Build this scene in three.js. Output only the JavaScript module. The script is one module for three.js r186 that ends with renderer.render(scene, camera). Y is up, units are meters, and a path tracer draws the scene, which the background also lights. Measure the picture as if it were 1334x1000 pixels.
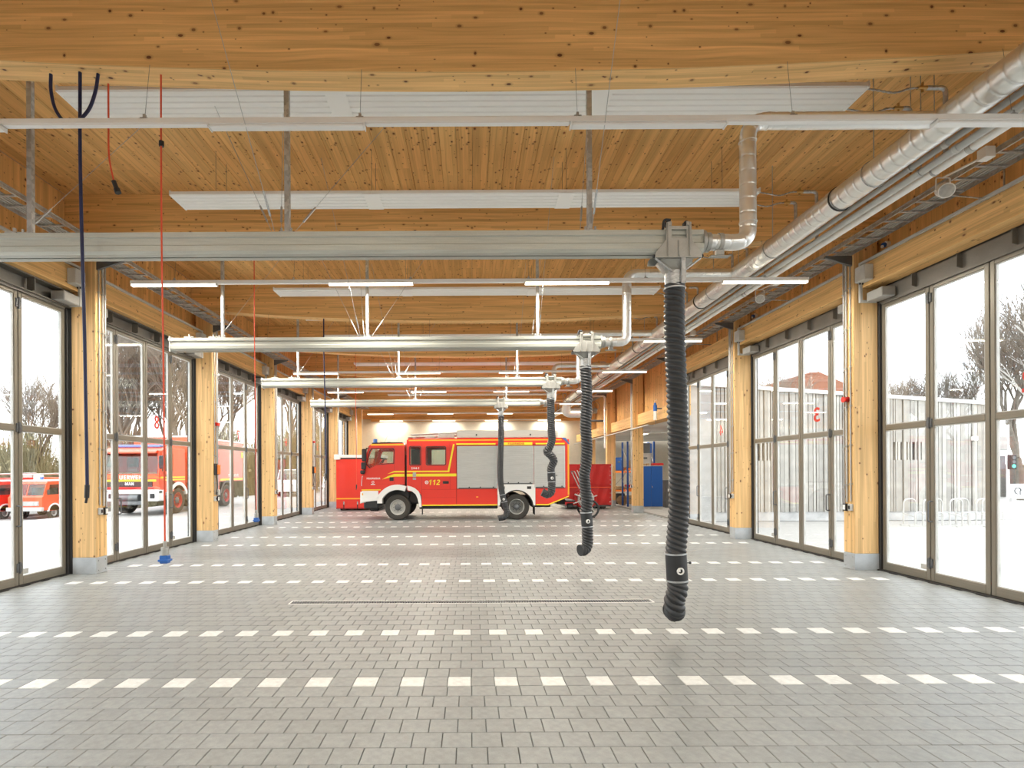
import * as THREE from 'three';
import { mergeGeometries } from 'three/addons/utils/BufferGeometryUtils.js';
import { FontLoader } from 'three/addons/loaders/FontLoader.js';
import { TextGeometry } from 'three/addons/geometries/TextGeometry.js';
import { RectAreaLightUniformsLib } from 'three/addons/lights/RectAreaLightUniformsLib.js';

// ---------------------------------------------------------------- camera, sky, exposure
const W = 1334, H = 1000, FOCAL = 700, EYE = 1.8;
const scene = new THREE.Scene();
const camera = new THREE.PerspectiveCamera(2 * Math.atan(H / 2 / FOCAL) * 180 / Math.PI, W / H, 0.05, 400);
camera.position.set(0, EYE, 0);
camera.rotation.set(0, 0, -0.0052);                 // the photographer held the camera a third of a degree off level
camera.setViewOffset(W, H, 54, -113, W, H);         // shift lens: the optical axis meets the picture at pixel (613, 613)
const renderer = new THREE.WebGLRenderer();
renderer.toneMapping = THREE.LinearToneMapping;
renderer.toneMappingExposure = 2.05;
renderer.shadowMap.enabled = true;
RectAreaLightUniformsLib.init();
const SKY = 2.05;            // radiance of the bright overcast
const LAMP = 140;            // radiance of the lit strip lamps

// seeded random numbers and periodic noise
let seedState = 20240611;
const rnd = () => { seedState = (seedState + 0x6d2b79f5) | 0; let t = Math.imul(seedState ^ (seedState >>> 15), 1 | seedState); t = (t + Math.imul(t ^ (t >>> 7), 61 | t)) ^ t; return ((t ^ (t >>> 14)) >>> 0) / 4294967296; };
const rr = (a, b) => a + (b - a) * rnd();
const hash = (x, y, s) => { let h = Math.imul(x, 374761393) ^ Math.imul(y, 668265263) ^ Math.imul(s, 1274126177); h = Math.imul(h ^ (h >>> 13), 1274126177); return ((h ^ (h >>> 16)) >>> 0) / 4294967296; };
function vnoise(x, y, px, py, s) {                  // value noise with periods px, py
  const xi = Math.floor(x), yi = Math.floor(y), fx = x - xi, fy = y - yi;
  const ux = fx * fx * (3 - 2 * fx), uy = fy * fy * (3 - 2 * fy);
  const m = (a, p) => ((a % p) + p) % p, x0 = m(xi, px), x1 = m(xi + 1, px), y0 = m(yi, py), y1 = m(yi + 1, py);
  const a = hash(x0, y0, s), b = hash(x1, y0, s), c = hash(x0, y1, s), d = hash(x1, y1, s);
  return a + (b - a) * ux + (c - a) * uy + (a - b - c + d) * ux * uy;
}
function fbm(u, v, px, py, s, n = 4) { let f = 0, a = 0.5, t = 0; for (let i = 0; i < n; i++) { f += a * vnoise(u * px, v * py, px, py, s + i); t += a; a *= 0.5; px *= 2; py *= 2; } return f / t; }

{ // a bright thin overcast, a little blue between the veils of cloud
  const w = 256, h = 128, d = new Float32Array(w * h * 4);
  for (let j = 0; j < h; j++) for (let i = 0; i < w; i++) {
    const el = ((j + 0.5) / h - 0.5) * Math.PI, c = fbm(i / w, j / h, 6, 8, 11, 5);
    const t = THREE.MathUtils.smoothstep(c, 0.42, 0.62), k = SKY * (0.9 + 0.25 * Math.max(0, Math.sin(el)));
    const o = (j * w + i) * 4;
    d[o] = k * (0.86 + 0.14 * t); d[o + 1] = k * (0.93 + 0.06 * t); d[o + 2] = k * (1.02 - 0.02 * t); d[o + 3] = 1;
  }
  const t = new THREE.DataTexture(d, w, h, THREE.RGBAFormat, THREE.FloatType);
  t.mapping = THREE.EquirectangularReflectionMapping; t.magFilter = THREE.LinearFilter; t.wrapS = THREE.RepeatWrapping; t.needsUpdate = true;
  scene.background = t;
}

// ---------------------------------------------------------------- helpers: naming and grouping
const taken = new Map();
function numbered(name) { const n = taken.get(name) ?? 0; taken.set(name, n + 1); return n ? `${name}_${String(n).padStart(3, '0')}` : name; }
function mark(o, label, category, group, kind) { o.userData.label = label; if (category) o.userData.category = category; if (group) o.userData.group = group; if (kind) o.userData.kind = kind; return o; }
function thing(name, label, category, [x, y, z] = [0, 0, 0], turn = 0, group, kind) {
  const o = new THREE.Group(); o.name = numbered(name); o.position.set(x, y, z); o.rotation.y = turn; scene.add(o);
  return mark(o, label, category, group, kind);
}
const flat = (g) => { g = g.index ? g.toNonIndexed() : g; for (const k of Object.keys(g.attributes)) if (!['position', 'normal', 'uv'].includes(k)) g.deleteAttribute(k); if (!g.attributes.uv) g.setAttribute('uv', new THREE.BufferAttribute(new Float32Array(g.attributes.position.count * 2), 2)); g.morphAttributes = {}; return g; };
const join = (l) => { l = Array.isArray(l) ? l.flat(Infinity) : [l]; return l.length === 1 ? l[0] : mergeGeometries(l.map(flat)); };
function part(parent, name, geos, mat, label) {
  const m = new THREE.Mesh(join(geos), mat); m.name = name; m.castShadow = m.receiveShadow = true; parent.add(m);
  if (label) m.userData.label = label;
  return m;
}
function solo(name, geos, mat, label, category, group, kind) { return mark(part(scene, numbered(name), geos, mat), label, category, group, kind); }
const struct = (name, geos, mat, label, category) => solo(name, geos, mat, label, category, null, 'structure');
function copyOf(o, label, group) { const c = o.clone(); c.name = numbered(o.name.replace(/_\d{3}$/, '')); c.userData = { ...o.userData, label: label ?? o.userData.label }; if (group) c.userData.group = group; scene.add(c); return c; }
const ORD = ['first', 'second', 'third', 'fourth', 'fifth', 'sixth', 'seventh', 'eighth', 'ninth', 'tenth'];

// ---------------------------------------------------------------- helpers: geometry (uv in metres)
const V = (x, y, z) => new THREE.Vector3(x, y, z);
function metreUV(g, grain = 'x', ou = 0, ov = 0) {   // u runs along the grain axis, v across it
  g = g.index ? g.toNonIndexed() : g;
  const p = g.attributes.position, n = g.attributes.normal, uv = new Float32Array(p.count * 2);
  const G = 'xyz'.indexOf(grain);
  for (let i = 0; i < p.count; i += 3) {
    const a = [0, 0, 0];
    for (let k = 0; k < 3; k++) { a[0] += Math.abs(n.getX(i + k)); a[1] += Math.abs(n.getY(i + k)); a[2] += Math.abs(n.getZ(i + k)); }
    const ax = a.indexOf(Math.max(...a));
    let u = G, v = [0, 1, 2].find((q) => q !== ax && q !== G);
    if (ax === G) { u = (G + 1) % 3; v = (G + 2) % 3; }
    for (let k = 0; k < 3; k++) { uv[(i + k) * 2] = p.getComponent(i + k, u) + ou; uv[(i + k) * 2 + 1] = p.getComponent(i + k, v) + ov; }
  }
  g.setAttribute('uv', new THREE.BufferAttribute(uv, 2));
  return g;
}
// box between two corners; c > 0 chamfers its edges
function bx(x0, x1, y0, y1, z0, z1, c = 0, grain = 'x', ou = 0, ov = 0) {
  if (x1 < x0) [x0, x1] = [x1, x0]; if (y1 < y0) [y0, y1] = [y1, y0]; if (z1 < z0) [z0, z1] = [z1, z0];
  if (!c) { const g = new THREE.BoxGeometry(x1 - x0, y1 - y0, z1 - z0); g.translate((x0 + x1) / 2, (y0 + y1) / 2, (z0 + z1) / 2); return metreUV(g, grain, ou, ov); }
  const lo = [x0, y0, z0], hi = [x1, y1, z1], tri = [];
  const pt = (s, ax) => [0, 1, 2].map((k) => (s[k] > 0 ? hi[k] - (k === ax ? 0 : c) : lo[k] + (k === ax ? 0 : c)));  // the corner s as the face on axis ax sees it
  const quad = (a, b, d, e, out) => {
    const A = V(...a), n = V(...b).sub(A).cross(V(...d).sub(A));
    if (n.dot(V(...out)) < 0) tri.push(a, d, b, a, e, d); else tri.push(a, b, d, a, d, e);
  };
  for (let ax = 0; ax < 3; ax++) {
    const [p, q] = [(ax + 1) % 3, (ax + 2) % 3];
    for (const s of [-1, 1]) {
      const cs = [[-1, -1], [1, -1], [1, 1], [-1, 1]].map(([a, b]) => { const r = [0, 0, 0]; r[ax] = s; r[p] = a; r[q] = b; return pt(r, ax); });
      const out = [0, 0, 0]; out[ax] = s; quad(...cs, out);
    }
    for (const a of [-1, 1]) for (const b of [-1, 1]) { // the four edges along ax
      const r0 = [0, 0, 0], r1 = [0, 0, 0]; r0[ax] = -1; r1[ax] = 1; r0[p] = r1[p] = a; r0[q] = r1[q] = b;
      const out = [0, 0, 0]; out[p] = a; out[q] = b; quad(pt(r0, p), pt(r1, p), pt(r1, q), pt(r0, q), out);
    }
  }
  for (const a of [-1, 1]) for (const b of [-1, 1]) for (const d of [-1, 1]) {
    const s = [a, b, d], A = pt(s, 0), B = pt(s, 1), C = pt(s, 2), n = V(...B).sub(V(...A)).cross(V(...C).sub(V(...A)));
    if (n.dot(V(...s)) < 0) tri.push(A, C, B); else tri.push(A, B, C);
  }
  const g = new THREE.BufferGeometry(); g.setAttribute('position', new THREE.BufferAttribute(new Float32Array(tri.flat()), 3)); g.computeVertexNormals();
  return metreUV(g, grain, ou, ov);
}
const bc = (cx, cy, cz, sx, sy, sz, c = 0, grain = 'x') => bx(cx - sx / 2, cx + sx / 2, cy - sy / 2, cy + sy / 2, cz - sz / 2, cz + sz / 2, c, grain);
function rod(a, b, r, seg = 8, r2 = r) {            // capped cylinder between two points
  a = Array.isArray(a) ? V(...a) : a; b = Array.isArray(b) ? V(...b) : b;
  const d = b.clone().sub(a), L = d.length(), g = new THREE.CylinderGeometry(r2, r, L, seg, 1);
  g.applyQuaternion(new THREE.Quaternion().setFromUnitVectors(V(0, 1, 0), d.normalize())); g.translate((a.x + b.x) / 2, (a.y + b.y) / 2, (a.z + b.z) / 2);
  return flat(g);
}
function sweep(pts, radius, seg = 12, caps = true) { // round section along points; radius a number or f(length, index)
  pts = pts.map((p) => (Array.isArray(p) ? V(...p) : p));
  const n = pts.length, pos = [], nor = [], uv = [], idx = [];
  let L = 0, nrm = null, prevT = null;
  for (let i = 0; i < n; i++) {
    const t = pts[Math.min(i + 1, n - 1)].clone().sub(pts[Math.max(i - 1, 0)]).normalize();
    if (!nrm) { nrm = Math.abs(t.y) < 0.9 ? V(0, 1, 0) : V(1, 0, 0); nrm.sub(t.clone().multiplyScalar(nrm.dot(t))).normalize(); }
    else { nrm.applyQuaternion(new THREE.Quaternion().setFromUnitVectors(prevT, t)); nrm.sub(t.clone().multiplyScalar(nrm.dot(t))).normalize(); }
    prevT = t; if (i) L += pts[i].distanceTo(pts[i - 1]);
    const bi = t.clone().cross(nrm);
    for (let k = 0; k <= seg; k++) {
      const a = (k / seg) * Math.PI * 2, d = nrm.clone().multiplyScalar(Math.cos(a)).addScaledVector(bi, Math.sin(a));
      const r = typeof radius === 'number' ? radius : radius(L, i, a);
      pos.push(pts[i].x + d.x * r, pts[i].y + d.y * r, pts[i].z + d.z * r);
      const sl = typeof radius === 'number' ? 0 : (radius(L + 0.004, i, a) - radius(L - 0.004, i, a)) / 0.008, q = 1 / Math.hypot(1, sl);
      nor.push((d.x - t.x * sl) * q, (d.y - t.y * sl) * q, (d.z - t.z * sl) * q); uv.push(L, (k / seg) * 2 * Math.PI * r);
    }
    if (i) for (let k = 0; k < seg; k++) { const a = (i - 1) * (seg + 1) + k, b = a + seg + 1; idx.push(a, a + 1, b, b, a + 1, b + 1); }
  }
  if (caps) for (const e of [0, n - 1]) {
    const base = pos.length / 3, t = (e ? pts[n - 1].clone().sub(pts[n - 2]) : pts[0].clone().sub(pts[1])).normalize();
    pos.push(pts[e].x, pts[e].y, pts[e].z); nor.push(t.x, t.y, t.z); uv.push(0, 0);
    for (let k = 0; k <= seg; k++) { const o = (e * (seg + 1) + k) * 3; pos.push(pos[o], pos[o + 1], pos[o + 2]); nor.push(t.x, t.y, t.z); uv.push(0, 0); }
    for (let k = 0; k < seg; k++) e ? idx.push(base, base + 1 + k, base + 2 + k) : idx.push(base, base + 2 + k, base + 1 + k);
  }
  const g = new THREE.BufferGeometry();
  g.setAttribute('position', new THREE.BufferAttribute(new Float32Array(pos), 3)); g.setAttribute('normal', new THREE.BufferAttribute(new Float32Array(nor), 3)); g.setAttribute('uv', new THREE.BufferAttribute(new Float32Array(uv), 2)); g.setIndex(idx);
  return g;
}
function fillet(pts, r, steps = 8) {                 // polyline with rounded corners
  pts = pts.map((p) => V(...p)); const out = [pts[0]];
  for (let i = 1; i < pts.length - 1; i++) {
    const a = pts[i].clone().sub(pts[i - 1]), b = pts[i + 1].clone().sub(pts[i]), q = Math.min(r, a.length() / 2, b.length() / 2);
    const p0 = pts[i].clone().addScaledVector(a.normalize(), -q), p2 = pts[i].clone().addScaledVector(b.normalize(), q);
    for (let k = 0; k <= steps; k++) { const t = k / steps; out.push(p0.clone().multiplyScalar((1 - t) * (1 - t)).addScaledVector(pts[i], 2 * t * (1 - t)).addScaledVector(p2, t * t)); }
  }
  out.push(pts[pts.length - 1]); return out;
}
const curve = (pts, n) => new THREE.CatmullRomCurve3(pts.map((p) => V(...p)), false, 'centripetal').getSpacedPoints(n);
const dense = (pts, step) => { const out = [pts[0]]; for (let i = 1; i < pts.length; i++) { const n = Math.max(1, Math.ceil(pts[i].distanceTo(pts[i - 1]) / step)); for (let k = 1; k <= n; k++) out.push(pts[i - 1].clone().lerp(pts[i], k / n)); } return out; };
function extrude(outline, depth, { bevel = 0, holes = [], plane = 'xy', at = 0, grain = 'x' } = {}) { // outline in (a, b); plane xy: extruded along z; zy: along x
  const s = new THREE.Shape(outline.map(([a, b]) => new THREE.Vector2(a, b)));
  for (const h of holes) s.holes.push(new THREE.Path(h.map(([a, b]) => new THREE.Vector2(a, b))));
  const g = new THREE.ExtrudeGeometry(s, { depth: depth - 2 * bevel, bevelEnabled: bevel > 0, bevelThickness: bevel, bevelSize: bevel, bevelOffset: -bevel, bevelSegments: 2, curveSegments: 8 });
  g.translate(0, 0, bevel);
  if (plane === 'zy') { g.rotateY(Math.PI / 2); g.scale(1, 1, -1); const p = g.index ? g.toNonIndexed() : g; const a = p.attributes.position.array, nn = p.attributes.normal.array; for (const arr of [a, nn]) for (let i = 0; i < arr.length; i += 9) for (let k = 0; k < 3; k++) { const t = arr[i + 3 + k]; arr[i + 3 + k] = arr[i + 6 + k]; arr[i + 6 + k] = t; } p.translate(at, 0, 0); return metreUV(p, grain); }
  g.translate(0, 0, at); return metreUV(g, grain);
}
const roundRect = (x0, x1, y0, y1, r, n = 4) => { const o = []; for (const [cx, cy, a0] of [[x1 - r, y1 - r, 0], [x0 + r, y1 - r, 1], [x0 + r, y0 + r, 2], [x1 - r, y0 + r, 3]]) for (let k = 0; k <= n; k++) { const a = (a0 + k / n) * Math.PI / 2; o.push([cx + r * Math.cos(a), cy + r * Math.sin(a)]); } return o; };
const lathe = (prof, seg = 24) => flat(new THREE.LatheGeometry(prof.map(([r, y]) => new THREE.Vector2(r, y)), seg));
const fontBold = await new FontLoader().loadAsync('fonts/droid/droid_sans_bold.typeface.json');
function letters(text, size, depth = 0.004, slant = 0) {
  const g = new TextGeometry(text, { font: fontBold, size, depth, curveSegments: 4, bevelEnabled: false }); g.computeBoundingBox();
  const b = g.boundingBox; g.translate(-(b.min.x + b.max.x) / 2, -(b.min.y + b.max.y) / 2, 0);
  if (slant) g.applyMatrix4(new THREE.Matrix4().set(1, slant, 0, 0, 0, 1, 0, 0, 0, 0, 1, 0, 0, 0, 0, 1));
  return flat(g);
}

// ---------------------------------------------------------------- materials
function tex(w, h, f, repeatU, repeatV, srgb = true) { // f(u, v) -> [r, g, b] 0..255; one tile covers repeatU x repeatV metres
  const d = new Uint8Array(w * h * 4);
  for (let j = 0; j < h; j++) for (let i = 0; i < w; i++) { const c = f((i + 0.5) / w, (j + 0.5) / h, i, j), o = (j * w + i) * 4; d[o] = c[0]; d[o + 1] = c[1]; d[o + 2] = c[2]; d[o + 3] = 255; }
  const t = new THREE.DataTexture(d, w, h, THREE.RGBAFormat); t.wrapS = t.wrapT = THREE.RepeatWrapping; t.magFilter = THREE.LinearFilter; t.minFilter = THREE.LinearFilter;
  if (srgb) t.colorSpace = THREE.SRGBColorSpace;
  t.repeat.set(1 / repeatU, 1 / repeatV); t.needsUpdate = true; return t;
}
const clamp8 = (x) => Math.max(0, Math.min(255, x));
function woodTexture(seed, lamella, tile, knotsPerM2, knotMax, streak = 0.2) { // spruce: growth streaks, boards of slightly different tone, dark knots
  const [tu, tv] = tile, knots = [];
  const n = Math.round(knotsPerM2 * tu * tv), cells = new Map();
  for (let i = 0; i < n; i++) {
    const k = { u: hash(i, 1, seed) * tu, v: hash(i, 2, seed) * tv, r: 0.004 + (knotMax - 0.004) * hash(i, 3, seed) ** 2.2, e: 0.7 + hash(i, 4, seed) * 1.2 };
    for (let a = -1; a <= 1; a++) for (let b = -1; b <= 1; b++) { const key = (Math.floor(k.u / 0.2) + a) + ',' + (Math.floor(k.v / 0.2) + b); if (!cells.has(key)) cells.set(key, []); cells.get(key).push(k); }
  }
  const rows = Math.round(tv / lamella);
  return tex(1024, 1024, (u, v) => {
    const row = Math.floor(v * rows), inRow = v * rows - row, shift = hash(row, 7, seed);
    let seg = 0; const us = (u + shift) % 1; seg = Math.floor(us * 2);                         // boards are joined end to end twice a tile
    let tone = (hash(row, seg, seed + 3) - 0.5) * 0.10;
    const wob = vnoise(u * 6, v * 20, 6, 20, seed + 5) * 0.02;
    tone += (fbm(u, v + wob, 5, 110, seed + 6, 3) - 0.5) * streak + (vnoise(u * 3, v * 30, 3, 30, seed + 9) - 0.5) * 0.08;
    tone += (hash(Math.floor(u * 1024), Math.floor(v * 1024), seed + 8) - 0.5) * 0.03;
    if (inRow < 0.035 || inRow > 0.975) tone -= 0.07;
    let dark = 0;
    for (const k of cells.get(Math.floor(u * tu / 0.2) + ',' + Math.floor(v * tv / 0.2)) ?? []) {
      const du = (u * tu - k.u) / (k.r * k.e), dv = (v * tv - k.v) / k.r, d = Math.sqrt(du * du + dv * dv);
      if (d < 1) dark = Math.max(dark, 0.55 + 0.45 * hash(Math.floor(k.u * 999), 3, seed)); else if (d < 2.4) dark = Math.max(dark, 0.22 * (1 - (d - 1) / 1.4));
    }
    const t = 1 + tone, r = 228 * t, g = 186 * t + tone * 20, b = 126 * t + tone * 44;
    return [clamp8(r * (1 - dark) + 92 * dark), clamp8(g * (1 - dark) + 50 * dark), clamp8(b * (1 - dark) + 24 * dark)];
  }, tu, tv);
}
const std = (o) => new THREE.MeshStandardMaterial(o), phy = (o) => new THREE.MeshPhysicalMaterial(o);
const rgb = (r, g, b) => new THREE.Color().setRGB(r, g, b);
const woodMap = woodTexture(3, 0.04, [4, 2], 18, 0.016), boardMap = woodTexture(17, 0.10, [4, 2], 40, 0.016, 0.15);
const grain = (s, lo, hi, pu, pv, w = 256) => tex(w, w, (u, v) => { const f = fbm(u, v, pu, pv, s, 5), g = hash(Math.floor(u * w), Math.floor(v * w), s), t = clamp8(lo + (hi - lo) * (0.75 * f + 0.25 * g)); return [t, t, t]; }, 1, 1);
const speck = grain(31, 205, 255, 24, 24), soft = grain(37, 200, 255, 5, 5), brushed = grain(41, 215, 255, 4, 120);
const spangle = (() => { const cells = 26; return tex(256, 256, (u, v) => { let best = 9, id = 0; for (let a = -1; a <= 1; a++) for (let b = -1; b <= 1; b++) { const cx = Math.floor(u * cells) + a, cy = Math.floor(v * cells) + b, mx = (cx + cells) % cells, my = (cy + cells) % cells; const d = Math.hypot(u * cells - cx - hash(mx, my, 51), v * cells - cy - hash(mx, my, 52)); if (d < best) { best = d; id = hash(mx, my, 53); } } const t = 205 + 45 * id; return [t, t, t]; }, 1, 1); })();
const softBig = soft.clone(); softBig.repeat.set(0.17, 0.17); softBig.needsUpdate = true;
const M = {
  glulam: std({ map: woodMap, color: rgb(1.0, 0.97, 0.90), roughness: 0.62 }),
  board: std({ map: boardMap, color: rgb(0.98, 0.90, 0.78), roughness: 0.66 }),
  boardB: std({ map: boardMap, color: rgb(0.92, 0.83, 0.70), roughness: 0.66 }),
  boardC: std({ map: boardMap, color: rgb(1.0, 0.95, 0.84), roughness: 0.66 }),
  columnWood: std({ map: woodMap, color: rgb(0.97, 0.98, 1.0), roughness: 0.6 }),
  paverBed: std({ map: speck, color: rgb(0.22, 0.215, 0.20), roughness: 0.95 }),
  paver: std({ map: speck, color: rgb(0.325, 0.342, 0.338), roughness: 0.42 }),
  paverB: std({ map: speck, color: rgb(0.302, 0.318, 0.314), roughness: 0.40 }),
  paverC: std({ map: speck, color: rgb(0.347, 0.365, 0.362), roughness: 0.45 }),
  whitePaver: std({ map: speck, color: rgb(0.90, 0.92, 0.90), roughness: 0.45 }),
  plaster: std({ map: softBig, color: rgb(0.86, 0.80, 0.66), roughness: 0.85 }),
  whitePaint: std({ map: softBig, color: rgb(0.86, 0.85, 0.81), roughness: 0.7 }),
  doorMetal: std({ map: brushed, color: rgb(0.29, 0.265, 0.215), roughness: 0.42, metalness: 0.35 }),
  doorDark: std({ color: rgb(0.035, 0.035, 0.035), roughness: 0.7 }),
  headerMetal: std({ map: soft, color: rgb(0.24, 0.225, 0.20), roughness: 0.5, metalness: 0.3 }),
  galvanised: std({ map: spangle, color: rgb(0.62, 0.64, 0.65), roughness: 0.42, metalness: 0.75 }),
  shoe: std({ map: soft, color: rgb(0.60, 0.64, 0.67), roughness: 0.6, metalness: 0.25 }),
  ductMetal: std({ color: rgb(0.80, 0.81, 0.80), roughness: 0.3, metalness: 0.85 }),
  aluminium: std({ map: brushed, color: rgb(0.60, 0.62, 0.57), roughness: 0.42, metalness: 0.35 }),
  castAlu: std({ map: soft, color: rgb(0.58, 0.58, 0.55), roughness: 0.48, metalness: 0.6 }),
  steelDark: std({ map: soft, color: rgb(0.20, 0.21, 0.22), roughness: 0.5, metalness: 0.6 }),
  greyPaint: std({ map: soft, color: rgb(0.50, 0.50, 0.48), roughness: 0.5 }),
  lightGrey: std({ map: soft, color: rgb(0.68, 0.68, 0.65), roughness: 0.5 }),
  white: std({ color: rgb(0.85, 0.85, 0.83), roughness: 0.42 }),
  panelWhite: std({ color: rgb(0.86, 0.86, 0.84), roughness: 0.5 }),
  brass: std({ color: rgb(0.55, 0.36, 0.14), roughness: 0.4, metalness: 0.8 }),
  rubber: std({ map: soft, color: rgb(0.030, 0.032, 0.035), roughness: 0.55 }),
  hose: std({ map: soft, color: rgb(0.042, 0.045, 0.050), roughness: 0.42 }),
  blackPlastic: std({ color: rgb(0.02, 0.02, 0.022), roughness: 0.45 }),
  tyre: std({ map: soft, color: rgb(0.055, 0.050, 0.042), roughness: 0.8 }),
  red: phy({ color: rgb(0.74, 0.030, 0.014), roughness: 0.35, clearcoat: 0.6, clearcoatRoughness: 0.12 }),
  darkRed: std({ color: rgb(0.42, 0.010, 0.008), roughness: 0.5 }),
  orangeRed: phy({ color: rgb(0.78, 0.085, 0.022), roughness: 0.4, clearcoat: 0.4, clearcoatRoughness: 0.2 }),
  tarp: std({ map: soft, color: rgb(0.50, 0.012, 0.012), roughness: 0.5 }),
  signRed: std({ color: rgb(0.80, 0.03, 0.02), roughness: 0.5 }),
  yellow: std({ color: rgb(0.90, 0.72, 0.03), roughness: 0.4 }),
  amber: std({ color: rgb(0.88, 0.42, 0.03), roughness: 0.4 }),
  orange: std({ color: rgb(0.85, 0.22, 0.03), roughness: 0.5 }),
  blue: std({ color: rgb(0.010, 0.075, 0.30), roughness: 0.45 }),
  plugBlue: std({ color: rgb(0.02, 0.13, 0.48), roughness: 0.4 }),
  blueLamp: phy({ color: rgb(0.05, 0.14, 0.42), roughness: 0.1, clearcoat: 1 }),
  navyHose: std({ color: rgb(0.012, 0.018, 0.075), roughness: 0.5 }),
  cableRed: std({ color: rgb(0.72, 0.085, 0.030), roughness: 0.55 }),
  chrome: std({ color: rgb(0.75, 0.75, 0.75), roughness: 0.2, metalness: 1 }),
  shutter: std({ map: brushed, color: rgb(0.76, 0.77, 0.75), roughness: 0.4, metalness: 0.3 }),
  glass: phy({ color: rgb(0.97, 0.985, 0.98), roughness: 0, transmission: 1, thickness: 0, ior: 1.45 }),
  carGlass: phy({ color: rgb(0.86, 0.90, 0.88), roughness: 0, transmission: 1, thickness: 0, ior: 1.5 }),
  concrete: std({ map: soft, color: rgb(0.44, 0.435, 0.42), roughness: 0.9 }),
  asphalt: std({ map: speck, color: rgb(0.47, 0.465, 0.45), roughness: 0.85 }),
  bark: std({ map: soft, color: rgb(0.20, 0.175, 0.145), roughness: 0.95 }),
  twig: std({ color: rgb(0.25, 0.215, 0.175), roughness: 0.95 }),
  birchBark: std({ map: soft, color: rgb(0.62, 0.60, 0.56), roughness: 0.9 }),
  bush: std({ color: rgb(0.30, 0.27, 0.15), roughness: 0.95 }),
  claddingA: std({ map: soft, color: rgb(0.58, 0.565, 0.52), roughness: 0.75 }),
  claddingB: std({ map: soft, color: rgb(0.46, 0.445, 0.41), roughness: 0.75 }),
  facadeWhite: std({ map: soft, color: rgb(0.60, 0.61, 0.61), roughness: 0.8 }),
  roofTile: std({ map: soft, color: rgb(0.36, 0.16, 0.10), roughness: 0.85 }),
  brick: std({ map: soft, color: rgb(0.40, 0.17, 0.10), roughness: 0.9 }),
  seat: std({ color: rgb(0.05, 0.055, 0.06), roughness: 0.8 }),
  cardboard: std({ map: soft, color: rgb(0.46, 0.30, 0.16), roughness: 0.9 }),
  lampLit: std({ color: rgb(0.9, 0.88, 0.8), emissive: rgb(1.0, 0.90, 0.70), emissiveIntensity: 3.0, roughness: 0.5 }),
  lampOff: std({ color: rgb(0.88, 0.88, 0.87), roughness: 0.35 }),
  greenLamp: std({ color: rgb(0.05, 0.5, 0.35), emissive: rgb(0.1, 1.0, 0.75), emissiveIntensity: 1.5 }),
};
// ---------------------------------------------------------------- the hall: measures (d = distance in front of the camera, z = -d)
const BAY = 4.33, C = (k) => 5.37 + BAY * k;        // distance of the k-th pair of columns
const XL = -6.66, XR = 6.83;                        // inner faces of the columns
const DL = -7.20, DR = 7.32;                        // planes of the folding doors
const CEIL = 6.75, END = C(7) + 0.1, BACK = C(-2);  // ceiling height, end wall, wall behind the photographer
const fromEnd = (k) => ORD[7 - k];                  // how the k-th frame counts from the end wall
const countWord = (n) => ORD[n];

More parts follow.
